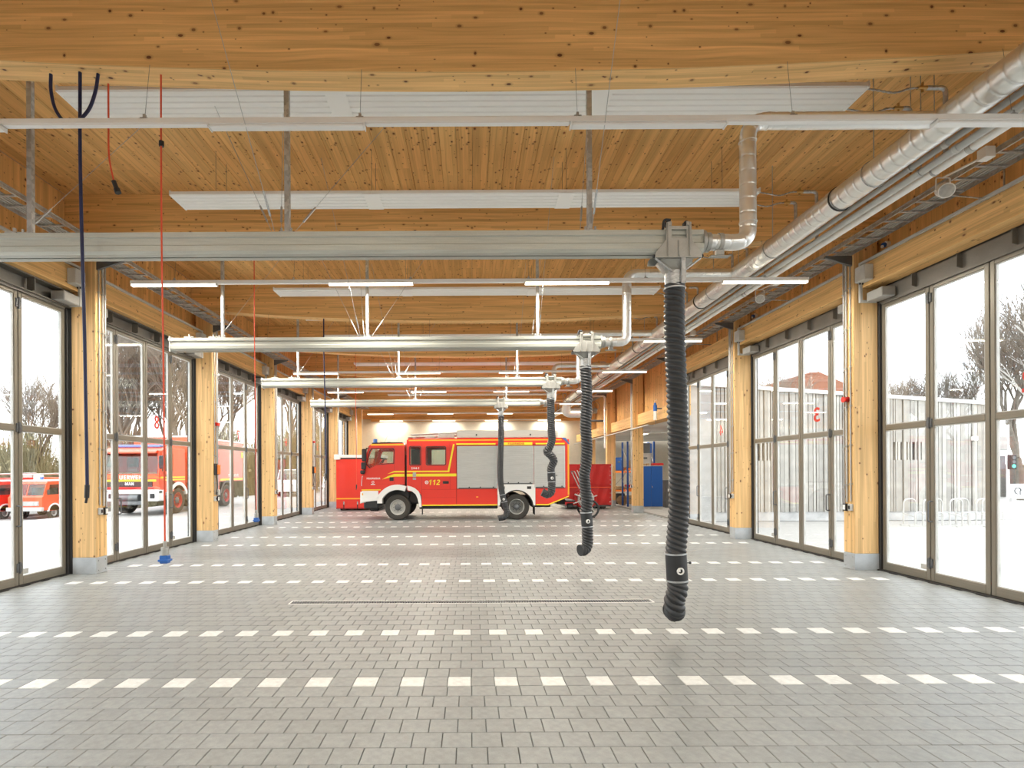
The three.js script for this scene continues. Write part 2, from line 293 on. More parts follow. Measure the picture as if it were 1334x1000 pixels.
// --- floor: grey square pavers in running bond with rows of white ones marking the parking bays
{
  const P = 0.2, gap = 0.004, half = (P - gap) / 2, c = 0.004, t = 0.05;
  const tile = (() => { // slab with a chamfered rim, 18 triangles
    const r = [[half - c, 0], [half, -c], [half, -t]], tri = [], ring = ([h, y]) => [[-h, y, -h], [-h, y, h], [h, y, h], [h, y, -h]];
    const R = r.map(ring); tri.push(R[0][0], R[0][1], R[0][2], R[0][0], R[0][2], R[0][3]);
    for (let a = 0; a < 2; a++) for (let k = 0; k < 4; k++) { const n = (k + 1) % 4; tri.push(R[a][k], R[a + 1][k], R[a + 1][n], R[a][k], R[a + 1][n], R[a][n]); }
    const g = new THREE.BufferGeometry(); g.setAttribute('position', new THREE.BufferAttribute(new Float32Array(tri.flat()), 3)); g.computeVertexNormals(); return metreUV(g, 'x');
  })();
  const variants = [0, 1, 2, 3].map((i) => { const g = tile.clone(); const uv = g.attributes.uv; for (let k = 0; k < uv.count; k++) uv.setXY(k, uv.getX(k) + i * 0.23, uv.getY(k) + i * 0.37); return g; });
  const floor = thing('floor', 'grey square concrete paver floor with rows of white bay marking stones', 'floor', [0, 0, 0], 0, null, 'structure');
  part(floor, 'sand_bed', bx(DL - 0.2, DR + 0.2, -0.4, -0.014, -END, -BACK), M.paverBed);
  part(floor, 'storage_slab', bx(DR + 0.2, 21, -0.4, -0.004, -END, -18.9), M.concrete);
  const whiteRows = new Set(); for (let k = -2; k < 7; k++) for (const o of [-0.87, 0.68]) whiteRows.add(Math.round((C(k) + o) / P));
  const inDrain = (x, d) => Math.abs(d - 7.4) < 0.05 && Math.abs(x) < 2.5;
  const greys = [], whites = [];
  for (let j = Math.ceil((BACK + 0.1) / P); j * P < END; j++) {
    const d = j * P, w = whiteRows.has(j), off = w ? 0.095 : (j % 2 ? 0.0 : 0.1);
    for (let i = Math.ceil(DL / P); i * P < DR; i++) {
      const x = i * P + off; if (x < DL + 0.05 || x > DR - 0.05) continue;
      if (w && ((i % 2) + 2) % 2 === 1 && x > XL && x < XR) { whites.push([x, d]); continue; }
      if (inDrain(x, d)) continue;
      greys.push([x, d]);
    }
  }
  const shows = ([x, d]) => d > 3.3 && Math.abs(x * FOCAL / d + (x > 0 ? -54 : 54)) < 660;
  const near = greys.filter(shows).sort((a, b) => a[1] - b[1] || Math.abs(a[0]) - Math.abs(b[0])).slice(0, 300), nearSet = new Set(near);
  const mats = [M.paver, M.paver, M.paverB, M.paverC];
  near.forEach(([x, d]) => { const m = new THREE.Mesh(variants[Math.floor(rnd() * 4)], mats[Math.floor(rnd() * 4)]); m.name = 'paver'; m.position.set(x, rr(-0.0008, 0.0008), -d); m.castShadow = m.receiveShadow = true; floor.add(m); });
  const nearWhite = whites.filter(shows).slice(0, 300), whiteSet = new Set(nearWhite);
  nearWhite.forEach(([x, d]) => { const m = new THREE.Mesh(variants[Math.floor(rnd() * 4)], M.whitePaver); m.name = 'white_paver'; m.position.set(x, rr(0, 0.001), -d); m.castShadow = m.receiveShadow = true; floor.add(m); });
  const rest = (list, name, mat, spread) => {
    const im = new THREE.InstancedMesh(tile, mat, list.length), mx = new THREE.Matrix4(), col = new THREE.Color();
    list.forEach(([x, d], i) => { im.setMatrixAt(i, mx.makeTranslation(x, rr(-0.0008, 0.0008), -d)); const t = 1 + rr(-spread, spread) + spread * 2.4 * (fbm((x + 8) / 16, d / 40, 9, 22, 91, 3) - 0.5); im.setColorAt(i, col.setRGB(t, t, t * rr(0.985, 1.01))); });
    im.name = name; im.userData.kind = 'stuff'; im.castShadow = im.receiveShadow = true; floor.add(im);
  };
  rest(greys.filter((q) => !nearSet.has(q)), 'paver_field', M.paver, 0.07);
  rest(whites.filter((q) => !whiteSet.has(q)), 'white_paver_field', M.whitePaver, 0.03);

  // drainage channel with a slotted grate let into the paving
  const dr = thing('floor_drain', 'long steel drainage channel with slotted grate let into the paving', 'drain', [0, 0, -7.4]), L = 2.497, w = 0.097;
  part(dr, 'channel', [bx(-L, L, -0.06, -0.045, -w, w), bx(-L, L, -0.05, 0.001, -w, -w + 0.018), bx(-L, L, -0.05, 0.001, w - 0.018, w), bx(-L, -L + 0.018, -0.05, 0.001, -w, w), bx(L - 0.018, L, -0.05, 0.001, -w, w)], M.white, 'pale channel rim');
  for (let k = 0; k < 10; k++) { const g = [], x0 = -L + 0.02 + k * 0.4957; for (let i = 0; i < 14; i++) g.push(bx(x0 + i * 0.0354, x0 + i * 0.0354 + 0.016, -0.02, -0.001, -w + 0.018, w - 0.018)); g.push(bx(x0, x0 + 0.474, -0.02, -0.002, -0.008, 0.008)); part(dr, 'grate', g, M.steelDark); }
}

// --- ceiling of boards laid from beam to beam, roof slab above
{
  const c = thing('ceiling', 'ceiling of knotty spruce boards running from beam to beam', 'ceiling', [0, 0, 0], 0, null, 'structure');
  part(c, 'roof_slab', bx(DL - 0.5, DR + 0.5, CEIL + 0.06, CEIL + 0.4, -END - 0.4, -BACK + 0.4), M.concrete);
  const n = 58, w = (DR - DL) / n, mats = [M.board, M.boardB, M.boardC, M.board], far = [];
  const shapes = []; for (let i = 0; i < 6; i++) shapes.push(bx(-w / 2 + 0.002, w / 2 - 0.002, 0, 0.06, -BAY / 2, BAY / 2, 0.004, 'z', i * 1.7, i * 0.31));
  for (let k = -2; k < 7; k++) for (let i = 0; i < n; i++) {
    const x = DL + (i + 0.5) * w, z = -(C(k) + C(k + 1)) / 2, sh = shapes[Math.floor(rnd() * 6)], m = Math.floor(rnd() * 4), y = CEIL + rr(0, 0.0025);
    if (k >= 0 && k < 3) { const b = new THREE.Mesh(sh, mats[m]); b.name = 'ceiling_board'; b.position.set(x, y, z); b.castShadow = b.receiveShadow = true; c.add(b); }
    else far.push(sh.clone().translate(x, y, z));
  }
  part(c, 'board_field', far, M.board).userData.kind = 'stuff';
}

// --- glulam roof beams, deeper at midspan
for (let k = -1; k < 8; k++) {
  const pts = [], x0 = DL, x1 = DR;
  for (let i = 0; i <= 24; i++) { const x = x0 + (x1 - x0) * i / 24; pts.push([x, 5.68 + 0.0065 * x * x]); }
  pts.push([x1, CEIL], [x0, CEIL]);
  const zc = -C(k) + (k === 7 ? 0.12 : 0), g = extrude(pts, 0.28, { bevel: 0.008, at: zc - 0.14, grain: 'x' });
  const uv = g.attributes.uv; for (let i = 0; i < uv.count; i++) uv.setXY(i, uv.getX(i) + k * 1.37, uv.getY(i) + k * 0.53);
  struct('roof_beam', g, M.glulam, k === 7 ? 'bellied glulam roof beam lying against the end wall' : `bellied glulam roof beam spanning the hall, ${fromEnd(k)} from the end wall`, 'beam');
}

// --- columns with galvanised shoes
const doorNo = { L: { '-1': 10, 0: 9, 1: 8, 2: 7, 3: 6, 4: 5, 5: 11 }, R: { '-1': 1, 0: 2, 1: 3, 2: 4 } };
for (const s of ['L', 'R']) for (let k = -1; k < 7; k++) {
  const xi = s === 'L' ? XL : XR, xo = s === 'L' ? XL - 0.43 : XR + 0.43, z = -C(k), ends = 5.68 + 0.0065 * xi * xi;
  const where = s === 'L' ? 'on the fire engine parking yard side' : (k > 3 ? 'in the row before the storage room' : 'on the bicycle rack side');
  const col = thing('timber_column', `square glulam column ${where}, ${fromEnd(k)} from the end wall`, 'column', [0, 0, 0], 0, null, 'structure');
  part(col, 'post', bx(xi, xo, 0.29, ends, z - 0.14, z + 0.14, 0.008, 'y', k * 1.31 + (s === 'L' ? 0 : 0.77), k * 0.43), M.columnWood);
  part(col, 'steel_shoe', [bx(xi - 0.003, xo + 0.003, 0, 0.29, z - 0.143, z + 0.143, 0.004)], M.shoe, 'galvanised steel column shoe');
  const sx = s === 'L' ? 1 : -1;
  for (const y of [0.06, 0.23]) for (const dz of [-0.09, 0.09]) part(col, 'bolt', rod([xi, y, z + dz], [xi + sx * 0.014, y, z + dz], 0.011, 6), M.galvanised);
}

// --- walls above the doors, lintels, solid walls
const wallWood = (x0, x1, y0, y1, d0, d1, ou = 0) => bx(x0, x1, y0, y1, -d1, -d0, 0.004, 'y', ou, ou * 0.37);
{
  const wl = thing('wall_left', 'knotty spruce wall panels above the doors facing the fire engine yard', 'wall', [0, 0, 0], 0, null, 'structure');
  const wr = thing('wall_right', 'knotty spruce wall panels above the doors facing the bicycle racks', 'wall', [0, 0, 0], 0, null, 'structure');
  for (let k = -2; k < 7; k++) {
    const d0 = C(k) + (k === -2 ? -0.2 : 0.002), d1 = C(k + 1) - 0.002;
    part(wl, 'wall_panel', wallWood(DL - 0.22, DL, k === 6 ? 0 : 5.0, CEIL, d0, d1, k * 0.7), M.board);
    part(wr, 'wall_panel', wallWood(DR, DR + 0.22, k < 3 ? 5.0 : 3.66, CEIL, d0, d1, k * 0.9 + 0.3), M.board);
    if (k < 6) struct('lintel_beam', bx(DL, DL + 0.27, 5.0, 5.4, -C(k + 1) + 0.142, -C(k) - 0.142, 0.006, 'z', k * 1.1, k * 0.3), M.glulam, `glulam lintel over the ${countWord(6 - k)} yard-side folding door from the end wall`, 'lintel');
    struct('lintel_beam', k < 3 ? bx(DR - 0.37, DR, 5.0, 5.4, -C(k + 1) + 0.142, -C(k) - 0.142, 0.006, 'z', k * 1.3, k * 0.4) : bx(DR - 0.30, DR, 3.66, 4.12, -C(k + 1) + 0.142, -C(k) - 0.142, 0.006, 'z', k * 1.3, k * 0.4), M.glulam, k < 3 ? `glulam lintel over the ${['fourth', 'third', 'second', 'first'][k + 1] ?? 'fifth'} rack-side folding door from the storage room` : `low glulam lintel over the storage room opening, ${countWord(6 - k)} from the end wall`, 'lintel');
  }
  // dark infill strips that close the gap between the columns and the door frames
  for (let k = -1; k < 7; k++) { part(wl, 'pier_infill', bx(DL - 0.12, XL - 0.432, 0, 5.0, -C(k) - 0.139, -C(k) + 0.139, 0, 'y'), M.doorDark, 'dark infill strip'); if (k < 4) part(wr, 'pier_infill', bx(XR + 0.432, DR + 0.12, 0, 5.0, -C(k) - 0.139, -C(k) + 0.139, 0, 'y'), M.doorDark, 'dark infill strip'); }
  // the end wall: pale boards between posts, a timber rail on top
  const we = thing('wall_end', 'cream painted end wall of wide panels washed by ceiling lamps', 'wall', [0, 0, 0], 0, null, 'structure');
  for (let i = 0; i < 6; i++) { const w = (DR - DL) / 6; part(we, 'wall_panel', bx(DL + i * w + 0.004, DL + (i + 1) * w - 0.004, 0, 5.25, -END - 0.2, -END, 0.004), M.plaster); }
  part(we, 'backing', bx(DL - 0.22, 21, 0, CEIL, -END - 0.4, -END - 0.2), M.plaster);
  part(we, 'top_panel', bx(DL, DR, 5.28, CEIL, -END - 0.2, -END, 0.004, 'x'), M.board);
  part(we, 'rail', bx(DL + 0.6, DR, 5.1, 5.28, -END, -END + 0.1, 0.006, 'x'), M.glulam);
  struct('wall_back', [bx(DL - 0.22, DR + 0.22, 0, CEIL, -BACK, -BACK + 0.22)], M.whitePaint, 'pale painted wall behind the photographer', 'wall');
}
// ---------------------------------------------------------------- folding doors: four glazed leaves each
const OPEN = BAY - 0.28, JAMB = 0.045, LEAFW = (OPEN - 2 * JAMB) / 4, TOP = 4.72;
const leafFrame = (() => { // leaf in its own plane: along z from 0 to LEAFW, thickness along x
  const t = 0.032, w = 0.075, L = LEAFW - 0.006;
  return join([
    bx(-t, t, 0.02, TOP, 0.006, w, 0.006, 'y'), bx(-t, t, 0.02, TOP, L - w + 0.006, L, 0.006, 'y'),
    bx(-t, t, TOP - 0.09, TOP, w, L - w + 0.006, 0.006, 'z'), bx(-t, t, 0.02, 0.15, w, L - w + 0.006, 0.006, 'z'), bx(-t, t, 2.47, 2.565, w, L - w + 0.006, 0.006, 'z'),
  ]);
})();
const bead = (y0, y1) => { const w = 0.075, L = LEAFW - 0.006, t = 0.02; return join([bx(-t, t, y0, y0 + 0.015, w, L - w + 0.006), bx(-t, t, y1 - 0.015, y1, w, L - w + 0.006), bx(-t, t, y0, y1, w, w + 0.015), bx(-t, t, y0, y1, L - w - 0.009, L - w + 0.006)]); };
const beadLow = bead(0.15, 2.47), beadHigh = bead(2.565, TOP - 0.09);
const paneLow = bx(-0.009, 0.009, 0.155, 2.465, 0.08, LEAFW - 0.08), paneHigh = bx(-0.009, 0.009, 2.57, TOP - 0.095, 0.08, LEAFW - 0.08);
const hingeGeo = join([bx(-0.012, 0.012, -0.07, 0.07, -0.05, 0.05, 0.004), rod([0.014, -0.09, 0], [0.014, 0.09, 0], 0.016, 10), rod([0.01, 0.035, -0.032], [0.02, 0.035, -0.032], 0.008, 6), rod([0.01, -0.035, -0.032], [0.02, -0.035, -0.032], 0.008, 6), rod([0.01, 0.035, 0.032], [0.02, 0.035, 0.032], 0.008, 6), rod([0.01, -0.035, 0.032], [0.02, -0.035, 0.032], 0.008, 6)]);
const handleGeo = sweep(fillet([[0, -0.16, 0], [0.07, -0.16, 0], [0.07, 0.16, 0], [0, 0.16, 0]], 0.03, 5), 0.012, 8);
const stickerGeo = bx(-0.0012, 0.0012, 0.18, 0.26, LEAFW - 0.2, LEAFW - 0.1);
let doorCount = 0;
function foldingDoor(side, k) {
  const inward = side === 'L' ? 1 : -1, X = side === 'L' ? DL : DR, z0 = -C(k + 1) + 0.14, z1 = -C(k) - 0.14, no = doorNo[side][k];
  const yard = side === 'L' ? 'facing the fire engine yard' : 'facing the bicycle racks';
  const seen = (side === 'R' ? [2, 3, 4] : [8, 7, 6, 5]).includes(no);
  const label = seen ? `four-leaf glass folding door with red number ${no}, ${yard}` : `four-leaf glass folding door ${yard}, in the ${countWord(6 - k)} bay from the end wall`;
  doorCount++;
  const d = thing(`door_${doorCount}`, label, 'door', [X, 0, 0], 0, null, 'structure');
  part(d, 'jamb', [bx(-0.06, 0.06, 0, TOP + 0.03, z0, z0 + JAMB - 0.004, 0.005, 'y'), bx(-0.06, 0.06, 0, TOP + 0.03, z1 - JAMB + 0.004, z1, 0.005, 'y')], M.doorDark);
  part(d, 'threshold', bx(-0.09, 0.06, -0.01, 0.016, z0, z1), M.doorDark);
  for (let i = 0; i < 4; i++) {
    const leaf = new THREE.Mesh(leafFrame, M.doorMetal); leaf.name = 'leaf'; leaf.position.set(0, 0, z0 + JAMB + i * LEAFW); leaf.castShadow = leaf.receiveShadow = true; d.add(leaf);
    for (const g of [paneLow, paneHigh]) { const p = part(leaf, 'pane', g, M.glass); p.castShadow = false; }
    part(leaf, 'glazing_bead', beadLow, M.lightGrey); part(leaf, 'glazing_bead', beadHigh, M.lightGrey);
    if (i === 0 || i === 3) { const s = part(leaf, 'sticker', stickerGeo, M.lightGrey); s.position.x = inward * 0.012; }
    if (i === 1 || i === 2) { const h = part(leaf, 'handle', handleGeo, M.steelDark); h.scale.x = inward; h.position.set(inward * 0.03, 1.12, i === 1 ? 0.04 : LEAFW - 0.04); }
  }
  for (const i of [1, 3]) for (const y of [0.3, 2.52, 4.5]) { const h = part(d, 'hinge', hingeGeo, M.steelDark); h.scale.x = inward; h.position.set(inward * 0.036, y, z0 + JAMB + i * LEAFW); }
  for (const i of [1, 2, 3]) part(d, 'gasket', bx(-0.015, 0.015, 0.02, TOP, z0 + JAMB + i * LEAFW - 0.008, z0 + JAMB + i * LEAFW + 0.008), M.doorDark);
  // guide rail and steel channel above the leaves
  const h = part(d, 'header', [bx(-0.05, -0.03, TOP, 5.0, z0, z1), bx(-0.05, 0.03 + inward * 0.09, TOP + 0.005, TOP + 0.022, z0, z1), bx(-0.05, 0.05 + inward * 0.09, 4.975, 4.995, z0, z1), bx(inward * 0.045, inward * 0.075, TOP - 0.035, TOP + 0.02, z0 + 0.1, z1 - 0.1)], M.headerMetal);
  for (let i = 1; i < 5; i++) part(h, 'rib', extrude([[0, TOP + 0.02], [inward * 0.13, TOP + 0.06], [inward * 0.13, 4.97], [0, 4.98]], 0.012, { at: z0 + i * (z1 - z0) / 5 }), M.headerMetal);
  for (const e of [0, 1]) { const zz = e ? z1 - 0.42 : z0 + 0.05; part(d, 'drive_box', bx(inward * 0.06, inward * 0.30, TOP + 0.03, TOP + 0.19, zz, zz + 0.36, 0.012), M.greyPaint, 'grey door drive housing'); }
  if (no && (side === 'R' || no !== 11)) {
    const i = side === 'R' ? 2 : 1, g = letters(String(no), 0.30, 0.004); g.rotateY(side === 'R' ? Math.PI / 2 : -Math.PI / 2);
    const n = part(d, 'numeral', g, M.signRed, `red numeral ${no} seen from behind`); n.position.set(-inward * 0.0105, 2.95, z0 + JAMB + (i + 0.5) * LEAFW);
  }
}
for (let k = -1; k < 6; k++) foldingDoor('L', k);
for (let k = -1; k < 3; k++) foldingDoor('R', k);
// doors behind the photographer let in the same daylight
foldingDoor('L', -2); foldingDoor('R', -2);
// ---------------------------------------------------------------- radiant ceiling panels, two in every bay
const ventX = 4.95, ventY = 5.40, pipeX = 5.30, pipeY = 5.36;
{
  const x0 = -4.58, x1 = 4.45, y = 6.04, w = 0.48;
  const prof = []; // ribbed sheet: flat ribs with round grooves between, closed on top
  const ribs = 5, rw = w / ribs;
  for (let i = 0; i < ribs; i++) { const a = -w / 2 + i * rw; prof.push([a + 0.006, 0.012], [a + 0.016, 0], [a + rw - 0.016, 0], [a + rw - 0.006, 0.012]); }
  prof.push([w / 2, 0.012], [w / 2, 0.055], [-w / 2, 0.055], [-w / 2, 0.012]);
  const sheet = (a, b) => extrude(prof.map(([z, yy]) => [z, yy]), b - a, { plane: 'zy', at: a });
  const sheets = [[x0, -1.5], [-1.495, 1.5], [1.505, x1]].map(([a, b]) => sheet(a, b));
  const endCap = (x) => bx(x - 0.012, x + 0.012, -0.004, 0.07, -w / 2 - 0.004, w / 2 + 0.004, 0.003);
  const hanger = (x, z) => rod([x, 0.05, z], [x, CEIL - y, z], 0.003, 5);
  const flex = (dz) => { const p = curve([[x1, 0.035, dz], [x1 + 0.15, 0.01, dz], [x1 + 0.32, -0.03, dz + 0.02], [x1 + 0.52, 0.03, dz], [x1 + 0.6, 0.035, dz]], 60); return sweep(p, (l) => 0.011 + 0.002 * Math.sin(l * 500), 6); };
  let first = null, n = 0;
  for (let k = 0; k < 7; k++) for (const o of [0.84, 3.09]) {
    const words = `white ribbed radiant heating panel ${o < 1 ? 'just behind' : 'midway after'} the ${fromEnd(k)} roof beam from the end wall`;
    if (!first) {
      first = thing('radiant_panel', words, 'heating panel', [0, y, -(C(k) + o)], 0, 'radiant panels under the ceiling');
      sheets.forEach((g) => part(first, 'panel_section', g, M.panelWhite));
      part(first, 'end_cap', endCap(x0), M.panelWhite); part(first, 'end_cap', endCap(x1), M.panelWhite);
      part(first, 'joint_cover', [bx(-1.62, -1.38, -0.004, 0.0, -w / 2, w / 2)], M.panelWhite); part(first, 'joint_cover', [bx(1.38, 1.62, -0.004, 0.0, -w / 2, w / 2)], M.panelWhite);
      for (const x of [-3.9, -1.5, 1.5, 3.9]) for (const z of [-0.18, 0.18]) part(first, 'hanger', hanger(x, z), M.steelDark);
      for (const z of [-0.17, 0.17]) { part(first, 'flexible_hose', flex(z), M.galvanised); part(first, 'valve', [rod([x1 + 0.6, 0.035, z], [x1 + 0.7, 0.035, z], 0.022, 8), rod([x1 + 0.65, -0.02, z], [x1 + 0.65, 0.09, z], 0.014, 8)], M.brass); }
      for (const z of [-0.17, 0.17]) part(first, 'supply_pipe', sweep(fillet([[x1 + 0.7, 0.035, z], [pipeX - 0.06 + (z > 0 ? 0.12 : 0), 0.035, z], [pipeX - 0.06 + (z > 0 ? 0.12 : 0), pipeY - y, z]], 0.06), 0.024, 8), M.galvanised);
    } else { const c = copyOf(first, words); c.position.z = -(C(k) + o); }
    n++;
  }
}

// ---------------------------------------------------------------- strip lights hung below every beam
{
  const y = 5.12, lampX = [[-5.95, -4.45], [-2.48, -0.99], [0.97, 2.46], [4.45, 5.95]];
  for (let k = -1; k < 8; k++) {
    const d = k === 7 ? END - 0.42 : C(k) - 0.23, lit = k !== 0;
    const t = thing('strip_light', k === 7 ? 'row of lit strip lamps washing the cream end wall' : lit ? `long white strip light with lit lamps under the ${fromEnd(k)} roof beam from the end wall` : 'long white strip light with unlit lamps under the eighth roof beam from the end wall', 'strip light', [0, y, -d], 0, 'strip lights under the beams');
    part(t, 'trunking', [bx(-5.97, 5.97, 0.0, 0.05, -0.03, 0.03, 0.004), bx(-5.97, 5.97, 0.05, 0.058, -0.02, 0.02)], M.lampOff);
    for (const [a, b] of [[-4.44, -2.49], [-0.98, 0.96], [2.47, 4.44]]) part(t, 'cover_strip', bx(a, b, -0.012, 0.0, -0.028, 0.028, 0.003), M.lampOff);
    for (const [a, b] of lampX) {
      const l = part(t, 'lamp', [bx(a, b, -0.012, 0.0, -0.042, 0.042, 0.003), bx(a, a + 0.01, -0.045, 0, -0.045, 0.045), bx(b - 0.01, b, -0.045, 0, -0.045, 0.045)], M.lampOff);
      part(l, 'lamp_diffuser', bx(a + 0.01, b - 0.01, -0.042, -0.012, -0.04, 0.04, 0.008), lit ? M.lampLit : M.lampOff, lit ? 'glowing warm white lamp tube' : 'unlit white lamp tube');
      if (lit) { const r = new THREE.RectAreaLight(rgb(1.0, 0.94, 0.82), LAMP, b - a - 0.02, 0.07); r.position.set((a + b) / 2, y - 0.05, -d); r.rotation.x = -Math.PI / 2; scene.add(r); }
    }
    const up = (x) => 5.68 + 0.0065 * x * x - y;
    if (k < 7) for (const x of [-5.2, -3.1, -1.04, 1.04, 3.1, 5.2]) { part(t, 'suspension_wire', rod([x, 0.05, 0], [x, up(x) + 0.02, -0.087], 0.0022, 4), M.steelDark); part(t, 'wire_clamp', [bx(x - 0.035, x + 0.035, 0.05, 0.066, -0.02, 0.02), bx(x - 0.012, x + 0.012, 0.066, 0.1, -0.012, 0.012)], M.galvanised); }
    else for (const x of [-5.2, -1.04, 1.04, 5.2]) part(t, 'wall_bracket', bx(x - 0.02, x + 0.02, 0.02, 0.05, -0.318, 0), M.galvanised);
  }
}

// ---------------------------------------------------------------- exhaust extraction: main duct, suction rails, hoses
function spiralDuct(path, r, pitch = 0.145) {        // spiral-seamed sheet metal: a narrow raised seam every pitch
  const p = dense(path, 0.0145);
  return sweep(p, (l, i, a) => { const q = ((l + a / (2 * Math.PI) * pitch * 0.35) % pitch + pitch) % pitch; return r - 0.004 * Math.exp(-((Math.min(q, pitch - q)) ** 2) / 0.00006); }, 20);
}
const collar = (a, b, r) => sweep([a, a, b, b].map((q, i) => V(...q)).filter((_, i) => i === 0 || i === 3), r, 20);
{
  const t = thing('exhaust_duct', 'large spiral sheet metal exhaust duct running the length of the hall', 'duct');
  for (let k = 0; k < 6; k++) { const d0 = k ? 2.9 + k * BAY : 1.2, d1 = k === 5 ? 27.3 : 2.9 + (k + 1) * BAY; part(t, 'duct_section', sweep(dense([V(ventX, ventY, -d0), V(ventX, ventY, -d1)], 0.0145).filter((_, i, l) => true), (l) => 0.155 - 0.010 * Math.exp(-((((l + 0.0725) % 0.145) - 0.0725) ** 2) / 0.00007), 24), M.ductMetal); }
  for (let k = 0; k < 7; k++) { const d = Math.min(2.9 + k * BAY, 27.2); part(t, 'duct_collar', rod([ventX, ventY, -d + 0.05], [ventX, ventY, -d - 0.05], 0.163, 24), M.ductMetal); part(t, 'seal_ring', rod([ventX, ventY, -d + 0.07], [ventX, ventY, -d + 0.05], 0.166, 24), M.rubber); }
  for (let k = 0; k < 5; k++) for (const o of [1.2, 3.4]) { const z = -(C(k) + o); if (C(k) + o > 27) continue; part(t, 'duct_hanger', [rod([ventX, ventY + 0.155, z], [ventX, CEIL, z], 0.006, 6), sweep(Array.from({ length: 25 }, (_, i) => V(ventX + 0.161 * Math.sin(i / 24 * 2 * Math.PI), ventY + 0.161 * Math.cos(i / 24 * 2 * Math.PI), z)), 0.006, 5, false)], M.galvanised); }
  // the end widens and bends sideways into the fan
  part(t, 'duct_bend', sweep(fillet([[ventX, ventY, -27.3], [ventX, 4.78, -27.95], [5.74, 4.78, -27.95]], 0.34, 12), (l) => 0.16 + 0.09 * THREE.MathUtils.smoothstep(l, 0, 0.8), 22), M.ductMetal);
  const f = thing('extract_fan', 'grey drum fan at the end of the large exhaust duct', 'fan', [5.76, 4.78, -27.95]);
  part(f, 'flange', rod([0, 0, 0], [0.03, 0, 0], 0.30, 28), M.galvanised); part(f, 'drum', rod([0.03, 0.1, 0], [0.5, 0.1, 0], 0.46, 30), M.galvanised, 'round sheet metal drum');
  part(f, 'outlet', bx(0.08, 0.45, 0.3, 1.2, -0.4, -0.05, 0.01), M.galvanised); part(f, 'motor', [rod([0.5, 0.1, 0], [0.82, 0.1, 0], 0.14, 16)], M.greyPaint);
  part(f, 'bracket', [bx(0.05, 1.562, -0.45, -0.39, -0.3, -0.24), bx(0.05, 1.562, -0.45, -0.39, 0.24, 0.3), bx(0.1, 0.16, -0.39, -0.2, -0.3, 0.3), bx(0.4, 0.46, -0.39, -0.2, -0.3, 0.3)], M.steelDark);
  part(f, 'motor_cable', sweep(curve([[0.8, 0.1, 0.05], [0.95, 0.3, 0.1], [0.8, 0.55, 0.1], [0.6, 0.4, 0.1], [0.8, 0.15, 0.12]], 40), 0.014, 6), M.lightGrey);
}
function hoseGeo(pts, r) {                           // corrugated hose: helical ridges
  const c = curve(pts, 760), len = new THREE.CatmullRomCurve3(pts.map((p) => V(...p)), false, 'centripetal').getLength(), ring = 0.055;
  return sweep(c, (l, i, a) => { const q = ((l / ring + a / (2 * Math.PI) * 3) % 1 + 1) % 1; return r * (0.88 + 0.16 * Math.abs(Math.sin(q * Math.PI))) + 0 * len; }, 20);
}
